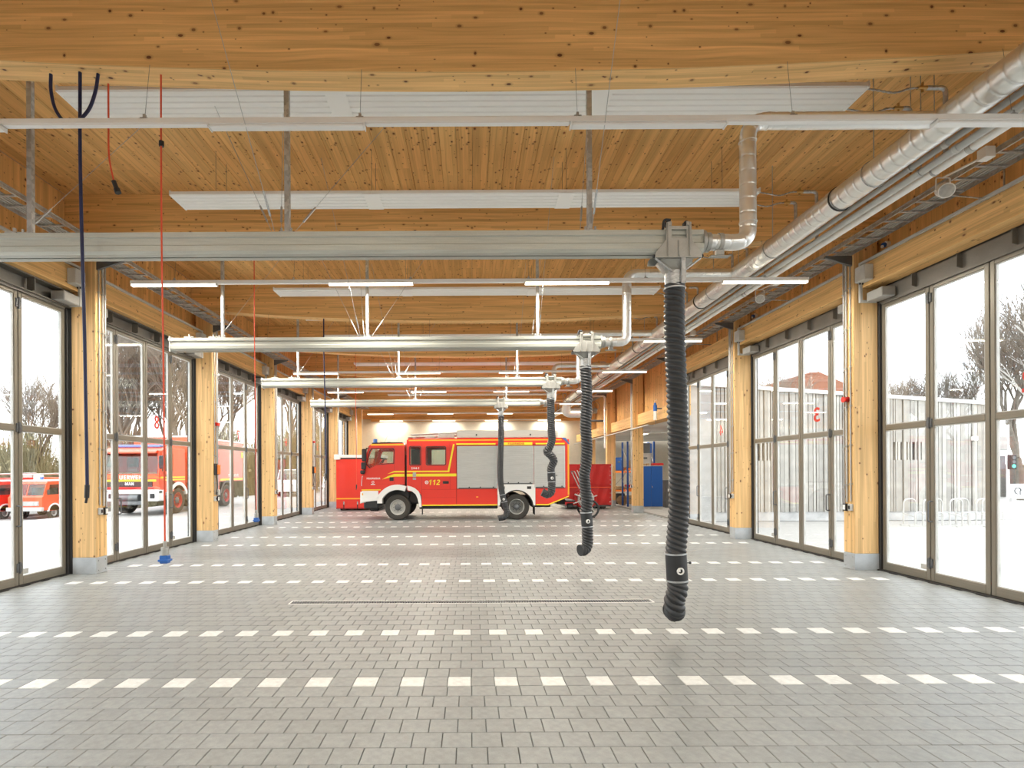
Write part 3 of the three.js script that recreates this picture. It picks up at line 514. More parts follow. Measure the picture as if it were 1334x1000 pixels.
function suctionRail(k, crabX, hosePts, tail) {
  const d = C(k) + 0.22, z = -d, y0 = 4.03, h = 0.235, x0 = -5.48, x1 = 2.40;
  const from = fromEnd(k);
  const t = thing('suction_rail', `aluminium exhaust suction rail hung beside the ${from} roof beam from the end wall`, 'rail', [0, 0, z], 0, 'suction rails across the hall');
  // hollow rail: an oval-shouldered box profile with a slot below
  const prof = [[-0.012, 0], [-0.085, 0], [-0.1, 0.03], [-0.1, 0.085], [-0.082, 0.1], [-0.082, 0.165], [-0.095, 0.175], [-0.095, 0.225], [-0.06, h], [0.06, h], [0.095, 0.225], [0.095, 0.175], [0.082, 0.165], [0.082, 0.1], [0.1, 0.085], [0.1, 0.03], [0.085, 0], [0.012, 0], [0.012, 0.02], [-0.012, 0.02]];
  part(t, 'rail_profile', extrude(prof.map(([a, b]) => [a, b + y0]), x1 - x0, { plane: 'zy', at: x0, grain: 'x' }), M.aluminium);
  part(t, 'end_plate', [bx(x0 - 0.012, x0, y0 - 0.02, y0 + h + 0.02, -0.12, 0.12, 0.003), bx(x0 - 0.02, x0 + 0.02, y0 + 0.17, y0 + 0.22, -0.13, 0.13)], M.lightGrey);
  part(t, 'rubber_lip', bx(x0, x1, y0 + 0.008, y0 + 0.019, -0.011, 0.011), M.rubber);
  for (const x of [-4.56, -1.89, 1.25]) {
    part(t, 'support_post', [bx(x - 0.026, x + 0.026, y0 + h, CEIL, -0.026, 0.026, 0.004, 'y')], M.galvanised);
    part(t, 'post_foot', [bx(x - 0.07, x + 0.07, y0 + h, y0 + h + 0.012, -0.06, 0.06), rod([x - 0.05, y0 + h, 0.04], [x - 0.05, y0 + h + 0.05, 0.04], 0.012, 6), rod([x + 0.05, y0 + h, 0.04], [x + 0.05, y0 + h + 0.05, 0.04], 0.012, 6), bx(x - 0.03, x + 0.03, CEIL - 0.02, CEIL - 0.002, -0.08, 0.08)], M.galvanised);
  }
  for (const x of [x0 + 0.3, x0 + 0.75]) part(t, 'rail_clamp', [bx(x - 0.05, x + 0.05, y0 + h, y0 + h + 0.03, -0.05, 0.05, 0.006), rod([x, y0 + h + 0.03, 0], [x, y0 + h + 0.08, 0], 0.016, 8), bx(x - 0.09, x + 0.09, y0 + h + 0.02, y0 + h + 0.035, -0.02, 0.02)], M.castAlu);
  // slanting brace wires with turnbuckles beside the middle post
  for (const [xa, xb, zb] of [[-2.05, -3.3, 0.9], [-1.95, -2.3, -0.3 + 1.4], [-1.8, -0.55, 1.2], [1.15, 1.55, 1.3], [-4.6, -3.5, 1.2], [-2.02, -2.33, -1.45], [1.27, 1.34, -1.45]]) {
    const a = V(xa, y0 + h + 0.03, 0.02), b = V(xb, CEIL - 0.01, -zb), u = b.clone().sub(a);
    part(t, 'brace_wire', rod(a, b, 0.003, 4), M.galvanised);
    part(t, 'turnbuckle', rod(a.clone().addScaledVector(u, 0.05), a.clone().addScaledVector(u, 0.13), 0.011, 6), M.galvanised);
  }
  // connecting pipe: out of the rail end, up and across to the main duct
  const pp = thing('exhaust_branch', `spiral sheet metal branch pipe from the ${from} suction rail to the main duct`, 'pipe', [0, 0, z], 0, 'branch pipes to the exhaust duct');
  const yc = y0 + 0.13, xv = 2.9, run = [[x1 + 0.02, yc, 0], [x1 + 0.2, yc, 0], [xv, yc, 0], [xv, 5.42, 0], [4.82, 5.42, 0]];
  part(pp, 'pipe', spiralDuct(fillet(run, 0.2, 10), 0.082), M.ductMetal);
  part(pp, 'flange', [rod([x1, yc, 0], [x1 + 0.03, yc, 0], 0.12, 20), rod([x1 + 0.05, yc, 0], [x1 + 0.09, yc, 0], 0.098, 20)], M.castAlu);
  part(pp, 'damper_clamp', [rod([2.58, yc, 0], [2.62, yc, 0], 0.092, 18), bx(2.56, 2.64, yc - 0.14, yc - 0.08, -0.03, 0.03, 0.006), bx(2.5, 2.7, yc - 0.155, yc - 0.14, -0.03, 0.03, 0.004)], M.castAlu);
  for (const [p, q] of [[[xv, yc + 0.2, 0], [xv, yc + 0.215, 0]], [[xv, 5.2, 0], [xv, 5.215, 0]], [[3.1, 5.42, 0], [3.115, 5.42, 0]]]) part(pp, 'pipe_band', rod(p, q, 0.087, 18), M.ductMetal);
  // trolley that carries the hose along the rail
  const c = thing('hose_trolley', `cast aluminium hose trolley clasping the ${from} suction rail from the end wall`, 'trolley', [crabX, 0, z], 0, 'hose trolleys on the rails');
  const plate = [[-0.24, y0 - 0.07], [-0.235, y0 - 0.02], [-0.13, y0 + 0.11], [-0.12, y0 + 0.29], [-0.07, y0 + 0.30], [-0.07, y0 + 0.25], [0.08, y0 + 0.25], [0.08, y0 + 0.3], [0.13, y0 + 0.29], [0.14, y0 + 0.1], [0.235, y0 - 0.02], [0.24, y0 - 0.07]];
  for (const zz of [0.105, -0.125]) part(c, 'side_plate', extrude(plate, 0.02, { bevel: 0.003, at: zz, holes: [[[-0.07, y0 + 0.13], [0.08, y0 + 0.13], [0.08, y0 + 0.215], [-0.07, y0 + 0.215]]] }), M.castAlu);
  for (const x of [-0.11, 0.0, 0.11]) part(c, 'web', bx(x - 0.006, x + 0.006, y0 - 0.06, y0 + (x ? 0.28 : 0.1), 0.125, 0.145, 0.002), M.castAlu);
  part(c, 'crossbar', [rod([-0.09, y0 + 0.265, -0.12], [-0.09, y0 + 0.265, 0.14], 0.018, 10), rod([0.1, y0 + 0.265, -0.12], [0.1, y0 + 0.265, 0.14], 0.018, 10)], M.castAlu);
  for (const x of [-0.1, 0.09]) part(c, 'roller', rod([x, y0 + 0.285, 0.06], [x, y0 + 0.285, 0.1], 0.03, 12), M.rubber);
  const funnel = new THREE.CylinderGeometry(0.235, 0.105, 0.15, 4, 1, false, Math.PI / 4); funnel.scale(1, 1, 0.55); funnel.translate(0, y0 - 0.145, 0);
  part(c, 'funnel', flat(funnel), M.castAlu);
  part(c, 'neck', [rod([0, y0 - 0.33, 0], [0, y0 - 0.18, 0], 0.095, 20), bx(0.03, 0.075, y0 - 0.33, y0 - 0.0, 0.08, 0.12, 0.004)], M.galvanised);
  part(c, 'strut', [rod([-0.23, y0 - 0.07, 0.1], [-0.06, y0 - 0.2, 0.1], 0.012, 6), rod([0.23, y0 - 0.07, 0.1], [0.06, y0 - 0.2, 0.1], 0.012, 6)], M.galvanised);
  part(c, 'bumper', [rod([-0.255, y0 - 0.05, 0.1], [-0.235, y0 - 0.05, 0.1], 0.018, 8), rod([0.235, y0 - 0.05, 0.1], [0.255, y0 - 0.05, 0.1], 0.018, 8), sweep(curve([[-0.16, y0 + 0.22, 0.12], [-0.14, y0 + 0.31, 0.12], [-0.08, y0 + 0.31, 0.12]], 10), 0.014, 6)], M.rubber);
  // the hose itself
  const hp = thing('exhaust_hose', `black corrugated exhaust hose ${tail}`, 'hose', [crabX, 0, z], 0, 'exhaust hoses hanging from the trolleys');
  const top = [0, y0 - 0.31, 0], r = 0.102;
  const cuffAt = hosePts.cuff;
  part(hp, 'hose_body', hoseGeo([top, ...hosePts.body], r), M.hose);
  part(hp, 'hose_clip', [rod([0, y0 - 0.36, 0], [0, y0 - 0.345, 0], 0.112, 20)], M.galvanised);
  if (cuffAt) {
    const [a, b] = cuffAt; part(hp, 'cuff', rod(a, b, 0.106, 22), M.rubber);
    const dir = V(...b).sub(V(...a)).normalize();
    for (const e of [a, b]) { const q = V(...e); part(hp, 'hose_clip', rod(q.clone().addScaledVector(dir, -0.008), q.clone().addScaledVector(dir, 0.008), 0.112, 22), M.galvanised); }
    const m = V(...a).lerp(V(...b), 0.6), ring = new THREE.TorusGeometry(0.03, 0.009, 6, 16); ring.translate(m.x, m.y, m.z + 0.104);
    part(hp, 'cuff_mark', [flat(ring), bx(m.x - 0.022, m.x - 0.002, m.y - 0.005, m.y + 0.022, m.z + 0.1, m.z + 0.109)], M.white, 'round white mark on the cuff');
    part(hp, 'release_knob', [rod([m.x + 0.1, m.y + 0.07, m.z], [m.x + 0.135, m.y + 0.07, m.z], 0.006, 6), flat(new THREE.SphereGeometry(0.015, 8, 6).translate(m.x + 0.14, m.y + 0.07, m.z))], M.blackPlastic);
    part(hp, 'hose_end', hoseGeo([b, ...hosePts.end], r), M.hose);
    const e = hosePts.end, p1 = V(...e[e.length - 1]), p0 = V(...e[e.length - 2]), dd = p1.clone().sub(p0).normalize();
    part(hp, 'mouth', rod(p1.clone().addScaledVector(dd, -0.02), p1.clone().addScaledVector(dd, 0.012), 0.105, 20), M.rubber);
  }
}
suctionRail(0, 2.13, { body: [[0.0, 3.2, 0], [0.02, 2.6, 0.0], [0.03, 2.1, 0], [0.04, 1.7, 0], [0.03, 1.3, 0], [0.005, 1.0, 0], [0.0, 0.92, 0]], cuff: [[0.0, 0.93, 0], [0.015, 0.65, 0]], end: [[0.015, 0.55, 0.0], [-0.015, 0.44, 0.0], [-0.005, 0.35, -0.02], [0.02, 0.30, -0.09], [0.03, 0.30, -0.17]] }, 'hanging almost to the floor over the near white markings');
suctionRail(1, 2.13, { body: [[0.02, 3.2, 0], [0.0, 2.6, 0], [0.02, 2.2, 0], [0.0, 1.9, 0], [-0.03, 1.7, 0], [-0.01, 1.45, 0], [0.01, 1.25, 0], [0.0, 1.02, 0]], cuff: [[0.0, 1.02, 0], [0.02, 0.76, 0]], end: [[0.02, 0.62, 0], [0.02, 0.45, 0], [-0.03, 0.34, 0.02], [-0.12, 0.33, 0.06]] }, 'bulging at its middle, hanging between the first and the wavy hose');
suctionRail(2, 2.13, { body: [[0.01, 3.2, 0], [0.02, 2.8, 0], [0.03, 2.6, 0], [-0.03, 2.42, 0], [-0.1, 2.3, 0], [0.02, 2.17, 0.02], [0.08, 2.05, 0], [0.02, 1.92, 0], [0.0, 1.82, 0], [0.01, 1.72, 0]], cuff: [[0.01, 1.74, 0], [0.02, 1.5, 0]], end: [[0.02, 1.36, 0], [0.0, 1.22, 0], [-0.1, 1.16, 0], [-0.22, 1.22, 0]] }, 'kinked in waves and hooked up before the truck rear shutter');
suctionRail(3, 1.06, { body: [[0.0, 3.0, 0], [-0.02, 2.3, 0], [-0.03, 1.8, 0], [-0.02, 1.4, 0], [0.0, 1.2, 0], [0.04, 0.95, 0]], cuff: [[0.04, 0.96, 0], [0.1, 0.72, 0.02]], end: [[0.14, 0.55, 0.02], [0.18, 0.38, 0.04], [0.12, 0.22, 0.05], [-0.1, 0.16, 0.06]] }, 'hanging straight beside the truck rear wheel');

// ---------------------------------------------------------------- heating mains and cable ladders along the hall
for (const [x, y, r, what] of [[pipeX - 0.06, pipeY, 0.035, 'slim grey heating flow pipe nearer the exhaust duct'], [pipeX + 0.06, pipeY - 0.05, 0.042, 'grey heating return pipe beside the flow pipe'], [pipeX + 0.22, pipeY - 0.04, 0.05, 'white lagged heating main running the length of the hall']]) {
  const t = thing('heating_pipe', what, 'pipe', [x, y, 0], 0, 'heating pipes beside the exhaust duct');
  for (let k = 0; k < 7; k++) { part(t, 'pipe_length', rod([0, 0, -(1 + k * 4.9)], [0, 0, -(1 + (k + 1) * 4.9)], r, 14), r === 0.035 ? M.greyPaint : r > 0.045 ? M.panelWhite : M.lightGrey); part(t, 'pipe_sleeve', rod([0, 0, -(1 + k * 4.9) - 0.03], [0, 0, -(1 + k * 4.9) + 0.03], r + 0.006, 14), M.lightGrey); }
  for (let k = 0; k < 7; k++) part(t, 'pipe_hanger', [rod([0, r, -(C(k) + 1.0)], [0, CEIL - y, -(C(k) + 1.0)], 0.005, 5), rod([0, 0, -(C(k) + 1.0) - 0.012], [0, 0, -(C(k) + 1.0) + 0.012], r + 0.008, 14)], M.galvanised);
}
for (const s of ['L', 'R']) {
  const xa = s === 'L' ? XL + 0.03 : XR - 0.03, dir = s === 'L' ? 1 : -1, xb = xa + dir * 0.42, y = 5.6, d0 = 1.0, d1 = 33;
  const t = thing('cable_ladder', `galvanised cable ladder on brackets along the ${s === 'L' ? 'fire engine yard' : 'bicycle rack'} side`, 'cable ladder');
  for (const x of [xa, xb]) part(t, 'side_rail', [bx(x - 0.012, x + 0.012, y, y + 0.012, -d1, -d0), bx(x - 0.002, x + 0.002, y, y + 0.07, -d1, -d0), bx(x - 0.012, x + 0.012, y + 0.06, y + 0.072, -d1, -d0)], M.galvanised);
  for (let d = d0 + 0.1; d < d1; d += 0.3) part(t, 'rung', bx(Math.min(xa, xb), Math.max(xa, xb), y + 0.012, y + 0.03, -d - 0.02, -d + 0.02), M.galvanised);
  part(t, 'cable_bundle', [0, 1, 2, 3].map((i) => rod([xa + dir * (0.06 + i * 0.05), y + 0.045, -d0], [xa + dir * (0.06 + i * 0.05), y + 0.045, -d1], 0.012 + 0.004 * (i % 2), 6)), M.greyPaint);
  for (let k = 0; k < 7; k++) { const z = -C(k) + 0.06, xw = s === 'L' ? XL : XR; part(t, 'bracket', extrude([[xw, y - 0.18], [xw, y], [xb + dir * 0.02, y], [xb + dir * 0.02, y - 0.03]], 0.05, { at: z }), M.steelDark, 'dark steel wall bracket'); }
}

// ---------------------------------------------------------------- conduits, boxes and small devices at the columns
for (const s of ['L', 'R']) for (let k = 0; k < 7; k++) {
  if (s === 'R' && k > 4) continue;
  const xi = s === 'L' ? XL : XR, dir = s === 'L' ? 1 : -1, z = -C(k);
  const at = `${fromEnd(k)} ${s === 'L' ? 'yard-side' : k > 2 ? 'storage-side' : 'rack-side'} column from the end wall`;
  const tall = s === 'L' || k < 3;
  const t = thing('column_conduits', `steel cable conduits clipped to the ${at}`, 'conduit', [0, 0, 0], 0, 'conduits running down the columns');
  for (const [dz, r, y1] of [[-0.09, 0.014, 1.15], [-0.02, 0.018, 1.2], [0.075, 0.012, 1.22]]) {
    part(t, 'conduit', rod([xi + dir * (r + 0.006), y1, z + dz], [xi + dir * (r + 0.006), 5.6, z + dz], r, 8), dz === -0.02 ? M.lightGrey : M.galvanised);
    for (let y = y1 + 0.3; y < 5.5; y += 0.7) part(t, 'clip', bx(xi, xi + dir * (2 * r + 0.012), y, y + 0.02, z + dz - r - 0.006, z + dz + r + 0.006), M.galvanised);
  }
  const b = thing('switch_box', `small switch and socket boxes on the ${at}`, 'switch', [xi, 1.05, z], 0, 'switch boxes on the columns');
  part(b, 'switch_housing', bx(0, dir * 0.05, 0, 0.12, 0.03, 0.11, 0.006), M.lightGrey); part(b, 'rocker', bx(dir * 0.05, dir * 0.056, 0.03, 0.09, 0.05, 0.09), M.blackPlastic);
  part(b, 'socket_housing', bx(0, dir * 0.055, -0.01, 0.12, -0.09, -0.01, 0.006), M.blackPlastic); part(b, 'socket_lid', bx(dir * 0.055, dir * 0.063, 0.01, 0.1, -0.08, -0.02, 0.002), M.white);
  if (!tall) continue;
  // cable duct along the lintel, box beside the column, duct down to the door head
  const zl = -C(k) + 0.145, lx = s === 'L' ? DL + 0.27 : DR - 0.37;
  const cd = thing('cable_duct', `grey cable duct on the lintel by the ${at}`, 'cable duct', [0, 0, 0], 0, 'cable ducts on the lintels');
  const z1 = -C(k) + 0.20, zEnd = -C(k - 1) - 0.2;
  part(cd, 'duct_run', bx(lx - dir * 0.0, lx + dir * 0.045, 5.40, 5.445, z1, zEnd, 0.004, 'z'), M.lightGrey);
  const cdrop = thing('cable_duct_drop', `short upright cable duct by the ${at}`, 'cable duct', [0, 0, 0], 0, 'cable duct drops');
  part(cdrop, 'duct_drop', [bx(lx, lx + dir * 0.045, 4.78, 5.445, z1 - 0.045, z1, 0.004, 'y'), bx(lx - dir * 0.26, lx + dir * 0.045, 4.74, 4.78, z1 - 0.045, z1, 0.004)], M.lightGrey);
  const jb = thing('junction_box', `grey control box beside the ${at}`, 'control box', [lx, 5.06, z1 + 0.02], 0, 'control boxes by the doors');
  part(jb, 'housing', bx(0, dir * 0.16, 0, 0.27, 0, 0.24, 0.012), M.lightGrey);
  part(jb, 'round_cover', rod([dir * 0.08, 0.13, -0.004], [dir * 0.08, 0.13, 0.0], 0.06, 16), M.greyPaint);
  part(jb, 'gland', [rod([dir * 0.05, -0.03, 0.05], [dir * 0.05, 0, 0.05], 0.012, 8), rod([dir * 0.1, -0.03, 0.05], [dir * 0.1, 0, 0.05], 0.012, 8)], M.blackPlastic);
  if (s === 'R' && k > 0) {
    const m = thing('motion_sensor', `small motion sensor by the ${at}`, 'sensor', [DR - 0.03, 5.72, -C(k) + 0.32], 0, 'motion sensors');
    part(m, 'base', rod([0.03, 0, 0], [-0.03, 0, 0], 0.05, 16), M.white); part(m, 'dome', flat(new THREE.SphereGeometry(0.045, 14, 10).translate(-0.055, -0.02, 0)), M.plugBlue); part(m, 'lens', flat(new THREE.SphereGeometry(0.026, 10, 8).translate(-0.09, -0.05, 0.01)), M.white);
  }
  if (k === 1 || k === 3) {
    if (s === 'R' && k === 3) continue;
    const kk = s === 'L' ? k + 1 : k, a = thing('alarm_beacon', `small red alarm sounder on the ${fromEnd(kk)} ${s === 'L' ? 'yard-side' : 'rack-side'} column from the end wall`, 'alarm', [xi, 3.05, -C(kk) - 0.01], 0, 'red alarm sounders');
    part(a, 'base', rod([0, 0, 0], [dir * 0.04, 0, 0], 0.05, 16), M.darkRed); part(a, 'horn', [rod([dir * 0.04, 0, 0], [dir * 0.09, 0, 0], 0.028, 14, 0.05), rod([dir * 0.09, 0, 0], [dir * 0.096, 0, 0], 0.052, 16)], M.signRed); part(a, 'cable', rod([dir * 0.01, 0.05, 0], [dir * 0.01, 0.4, 0], 0.006, 5), M.lightGrey);
  }
}
// charging plugs in orange and black on two yard side columns
for (const k of [2, 4]) {
  const t = thing('charging_plug', `black and orange charging plug holder on the yard side column ${fromEnd(k)} from the end wall`, 'charger', [XL, 1.72, -C(k) - 0.0], 0, 'charging plug holders');
  part(t, 'holder', bx(0, 0.07, 0, 0.30, -0.02, 0.10, 0.01), M.blackPlastic); part(t, 'grip', bx(0.07, 0.14, 0.02, 0.27, 0.0, 0.07, 0.012), M.orange);
  part(t, 'coiled_cable', sweep(curve([[0.05, 0, 0.04], [0.08, -0.3, 0.06], [0.06, -0.5, 0.1], [0.04, -0.44, -0.02], [0.03, -0.42, -0.05]], 50), 0.012, 6), M.blackPlastic); part(t, 'socket', bx(0, 0.08, -0.52, -0.38, -0.1, 0.0, 0.01), M.lightGrey);
}
// loudspeakers on the storage side wall
[[7.0, 'two', 5.43], [11.45, 'three', 5.46], [15.5, 'four', 5.46]].forEach(([d, no, y]) => {
  const t = thing('loudspeaker', `white cylindrical loudspeaker above the door with red numeral ${no}`, 'loudspeaker', [6.2, y, -d], 0, 'white loudspeakers');
  const a = V(-0.06, -0.06, 0.09), b = V(0.06, 0.05, -0.1);
  part(t, 'body', [rod(a, b, 0.088, 24), rod(a.clone().lerp(b, -0.04), a, 0.09, 24)], M.white); part(t, 'grille', rod(a.clone().lerp(b, -0.05), a.clone().lerp(b, -0.035), 0.078, 24), M.lightGrey);
  part(t, 'yoke', sweep(fillet([[-0.095, 0.0, -0.03], [-0.09, 0.17, -0.03], [0.09, 0.17, -0.03], [0.095, 0.0, -0.03]].map(([x, y, z]) => [x, y, z]), 0.03), 0.01, 6), M.white);
  part(t, 'arm', [rod([0, 0.17, -0.03], [0.0, 0.12, 0.5], 0.014, 8), bx(-0.06, 0.06, 0.07, 0.2, 0.5, 0.62, 0.006)], M.white);
  part(t, 'cable_pipe', sweep(fillet([[0.06, 0.0, -0.12], [1.07, 0.0, -0.3], [1.07, 0.5, -0.3]], 0.04), 0.011, 6), M.galvanised);
});

// ---------------------------------------------------------------- drop leads and air hoses
function dropLead(name, label, x, d, yEnd, mat, end) {
  const yTop = 5.68 + 0.0065 * x * x, t = thing(name, label, name === 'air_hose' ? 'hose' : 'cable', [x, 0, -d], 0, name === 'air_hose' ? 'air hoses' : 'drop cables');
  const sway = name === 'air_hose' ? 0.05 : 0.015;
  part(t, 'lead', sweep(curve([[0, yTop, 0], [0, yTop - 0.8, 0.005], [sway * 0.3, (yTop + yEnd) / 2 + 0.5, 0.01], [sway * 0.6, (yTop + yEnd) / 2 - 0.5, 0], [sway, yEnd, 0]], 60), name === 'air_hose' ? 0.016 : 0.0085, 7), mat);
  if (end === 'socket') {
    part(t, 'connector', [rod([sway, yEnd, 0], [sway, yEnd - 0.06, 0], 0.016, 10), rod([sway, yEnd - 0.06, 0], [sway, yEnd - 0.14, 0], 0.036, 12)], M.castAlu);
    part(t, 'blue_plug', [bx(sway - 0.04, sway + 0.04, yEnd - 0.22, yEnd - 0.14, -0.035, 0.035, 0.008), bx(sway - 0.05, sway + 0.05, yEnd - 0.2, yEnd - 0.18, -0.045, 0.045, 0.004)], M.plugBlue, 'blue coupling plug');
  } else part(t, 'nozzle', [rod([sway, yEnd, 0], [sway - 0.005, yEnd - 0.13, 0], 0.022, 8), rod([sway - 0.005, yEnd - 0.13, 0], [sway - 0.015, yEnd - 0.18, 0], 0.012, 8)], M.blackPlastic);
  return t;
}
{
  const h = dropLead('air_hose', 'dark blue air hose with a spare loop hanging before the first complete column', -3.86, 5.34, 1.68, M.navyHose, 'nozzle');
  part(h, 'spare_loop', sweep(curve([[-0.29, 5.76, 0], [-0.29, 5.6, 0], [-0.24, 5.40, 0], [-0.15, 5.29, 0], [-0.02, 5.28, 0.02], [0.08, 5.40, 0], [0.15, 5.58, 0], [0.18, 5.76, 0]], 60), 0.016, 7), M.navyHose);
  const r = dropLead('power_cable', 'orange power cable with blue plug hanging beside the dark blue hose', -3.05, 5.33, 1.12, M.cableRed, 'socket');
  part(r, 'cable_stop', rod([0.003, 5.08, 0.003], [0.003, 5.03, 0.003], 0.024, 10), M.blackPlastic);
  const s = thing('power_cable', 'short red cable with black plug ending near the ceiling', 'cable', [-3.66, 0, -5.46], 0, 'drop cables');
  part(s, 'lead', sweep(curve([[0, 5.75, 0], [0.0, 5.4, 0], [0.005, 5.0, 0], [0.05, 4.76, 0]], 30), 0.0085, 7), M.cableRed); part(s, 'black_plug', [rod([0.05, 4.76, 0], [0.08, 4.68, 0], 0.022, 10), rod([0.08, 4.68, 0], [0.095, 4.64, 0], 0.03, 10)], M.blackPlastic);
  dropLead('power_cable', 'red power cable with pale blue plug hanging before the door marked 7', -3.87, 9.66, 1.12, M.cableRed, 'socket');
  dropLead('air_hose', 'dark air hose hanging before the door marked 5', -3.80, 13.98, 1.75, M.navyHose, 'nozzle');
  dropLead('power_cable', 'red power cable hanging before the red roll box', -3.90, 18.3, 1.35, M.cableRed, 'nozzle');
}
// ---------------------------------------------------------------- fire trucks
// wheel about the origin, axle along z, outer face towards +z
function wheelParts(parent, x, y, z, r, width, outward, twin, rimMat = M.castAlu, name = 'wheel') {
  const w = part(parent, name, (() => {
    const h = width / 2, g = lathe([[r * 0.60, -h * 0.9], [r * 0.72, -h], [r * 0.93, -h * 0.98], [r, -h * 0.78], [r, h * 0.78], [r * 0.93, h * 0.98], [r * 0.72, h], [r * 0.60, h * 0.9]], 36); g.rotateX(Math.PI / 2); return g;
  })(), M.tyre, 'black truck tyre');
  w.position.set(x, y, z); if (outward < 0) w.rotation.y = Math.PI;
  const h = width / 2;
  const rim = lathe([[r * 0.61, h * 0.9], [r * 0.58, h * 0.95], [r * 0.54, h * 0.8], [r * 0.50, twin ? -h * 0.2 : h * 0.35], [r * 0.2, twin ? -h * 0.3 : h * 0.7], [0.001, twin ? -h * 0.3 : h * 0.7]], 30); rim.rotateX(Math.PI / 2);
  part(w, 'rim', [rim], rimMat, 'grey steel rim');
  const hub = lathe([[r * 0.26, twin ? -h * 0.3 : h * 0.6], [r * 0.24, h * 0.75], [r * 0.12, h * 0.95], [0.001, h * 0.95]], 20); hub.rotateX(Math.PI / 2);
  part(w, 'hub', [hub, ...Array.from({ length: 8 }, (_, i) => { const a = i / 8 * Math.PI * 2, q = r * 0.33; return rod([q * Math.cos(a), q * Math.sin(a), twin ? -h * 0.3 : h * 0.4], [q * Math.cos(a), q * Math.sin(a), twin ? 0.0 : h * 0.78], 0.018, 6); })], M.steelDark);
  return w;
}
const arc = (cx, cy, r, a0, a1, n) => Array.from({ length: n + 1 }, (_, i) => { const a = (a0 + (a1 - a0) * i / n) * Math.PI / 180; return [cx + r * Math.cos(a), cy + r * Math.sin(a)]; });
{
  // local x along the truck (front towards -x), z = 0 is the side that faces the hall entrance, the truck stands behind it
  const t = thing('fire_truck', 'red fire engine with silver roller shutters and yellow stripes parked across the hall', 'fire truck', [0, 0, -19.7]);
  const Wd = 2.45, WX = -2.685, RX = 1.685, R = 0.47;
  // ---- driver cab
  const winCab = [[-3.66, 1.93], [-3.52, 2.00], [-3.42, 2.05], [-3.14, 2.08], [-2.83, 2.10], [-2.81, 2.55], [-2.86, 2.62], [-3.60, 2.62], [-3.68, 2.5], [-3.80, 2.06]];
  const cabSide = [[-4.03, 1.05], [-3.94, 2.02], [-3.74, 2.72], [-3.64, 2.80], [-2.46, 2.83], [-2.42, 2.75], [-2.42, 1.32], [-2.60, 1.33], ...arc(WX, 0.47, 0.82, 88, 150, 8), [-3.42, 1.02]];
  const winRev = [...winCab].reverse();
  const cab = part(t, 'cab', [
    extrude(cabSide, 0.06, { bevel: 0.012, at: -0.06, holes: [winRev] }), extrude(cabSide, 0.06, { bevel: 0.012, at: -Wd, holes: [winRev] }),
    extrude([[-3.76, 2.70], [-3.64, 2.80], [-2.46, 2.83], [-2.42, 2.75], [-2.5, 2.74], [-3.6, 2.72]], Wd - 0.1, { at: -Wd + 0.05 }),
    extrude([[-4.03, 1.05], [-3.94, 1.98], [-3.88, 1.98], [-3.97, 1.05]], Wd - 0.1, { at: -Wd + 0.05 }),
    bx(-2.48, -2.42, 1.3, 2.78, -Wd + 0.05, -0.05), bx(-3.9, -2.45, 1.3, 1.34, -Wd + 0.05, -0.05),
  ], M.red, 'red driver cab');
  part(cab, 'windscreen', extrude([[-3.945, 2.0], [-3.765, 2.68], [-3.745, 2.68], [-3.925, 2.0]], Wd - 0.14, { at: -Wd + 0.07 }), M.carGlass);
  for (const z of [-0.045, -Wd + 0.02]) part(cab, 'side_window', extrude(winCab, 0.008, { at: z }), M.carGlass);
  part(cab, 'window_seal', extrude([...winCab].map(([x, y]) => [x + (x < -3.2 ? -0.03 : 0.03), y + (y < 2.3 ? -0.025 : 0.03)]), 0.006, { at: -0.002, holes: [winRev] }), M.blackPlastic);
  part(cab, 'seat', [bx(-3.0, -2.55, 1.35, 1.8, -0.75, -0.25, 0.04), bx(-2.72, -2.58, 1.8, 2.5, -0.72, -0.28, 0.04), bx(-3.0, -2.55, 1.35, 1.8, -2.2, -1.65, 0.04), bx(-2.72, -2.58, 1.8, 2.5, -2.15, -1.7, 0.04)], M.seat);
  part(cab, 'dashboard', [bx(-3.92, -3.55, 1.5, 1.98, -2.3, -0.15, 0.03)], M.blackPlastic);
  const wheelRing = new THREE.TorusGeometry(0.22, 0.018, 8, 24); wheelRing.rotateY(Math.PI / 2); wheelRing.rotateZ(-0.6); wheelRing.translate(-3.38, 2.06, -0.5);
  part(cab, 'steering_wheel', [flat(wheelRing), rod([-3.38, 2.06, -0.5], [-3.6, 1.9, -0.5], 0.025, 8)], M.blackPlastic);
  // mirrors: tall black housings ahead of the door
  for (const z of [0.02, -Wd - 0.16]) { const m = part(cab, 'mirror', [bx(-3.96, -3.80, 2.16, 2.62, z, z + 0.14, 0.03), bx(-3.99, -3.82, 1.86, 2.13, z, z + 0.14, 0.03), bx(-4.02, -3.86, 1.70, 1.84, z, z + 0.14, 0.03)], M.rubber, 'black mirror housings'); part(m, 'mirror_arm', rod([-3.86, 1.75, z + 0.05], [-3.80, 2.66, z + 0.05], 0.018, 8), M.blackPlastic); }
  part(cab, 'mirror_arm', [rod([-3.78, 2.62, 0.06], [-3.70, 2.70, -0.04], 0.016, 6)], M.blackPlastic);
  part(cab, 'door_gap', [bx(-2.80, -2.79, 1.33, 2.75, -0.001, 0.003), bx(-3.72, -2.80, 1.33, 1.336, -0.001, 0.003)], M.darkRed);
  part(cab, 'door_handle', bx(-2.97, -2.82, 1.44, 1.58, -0.002, 0.02, 0.012), M.blackPlastic);
  part(cab, 'roof_stripe', bx(-3.66, -2.45, 2.74, 2.80, -0.002, 0.008), M.amber, 'yellow reflective roof edge');
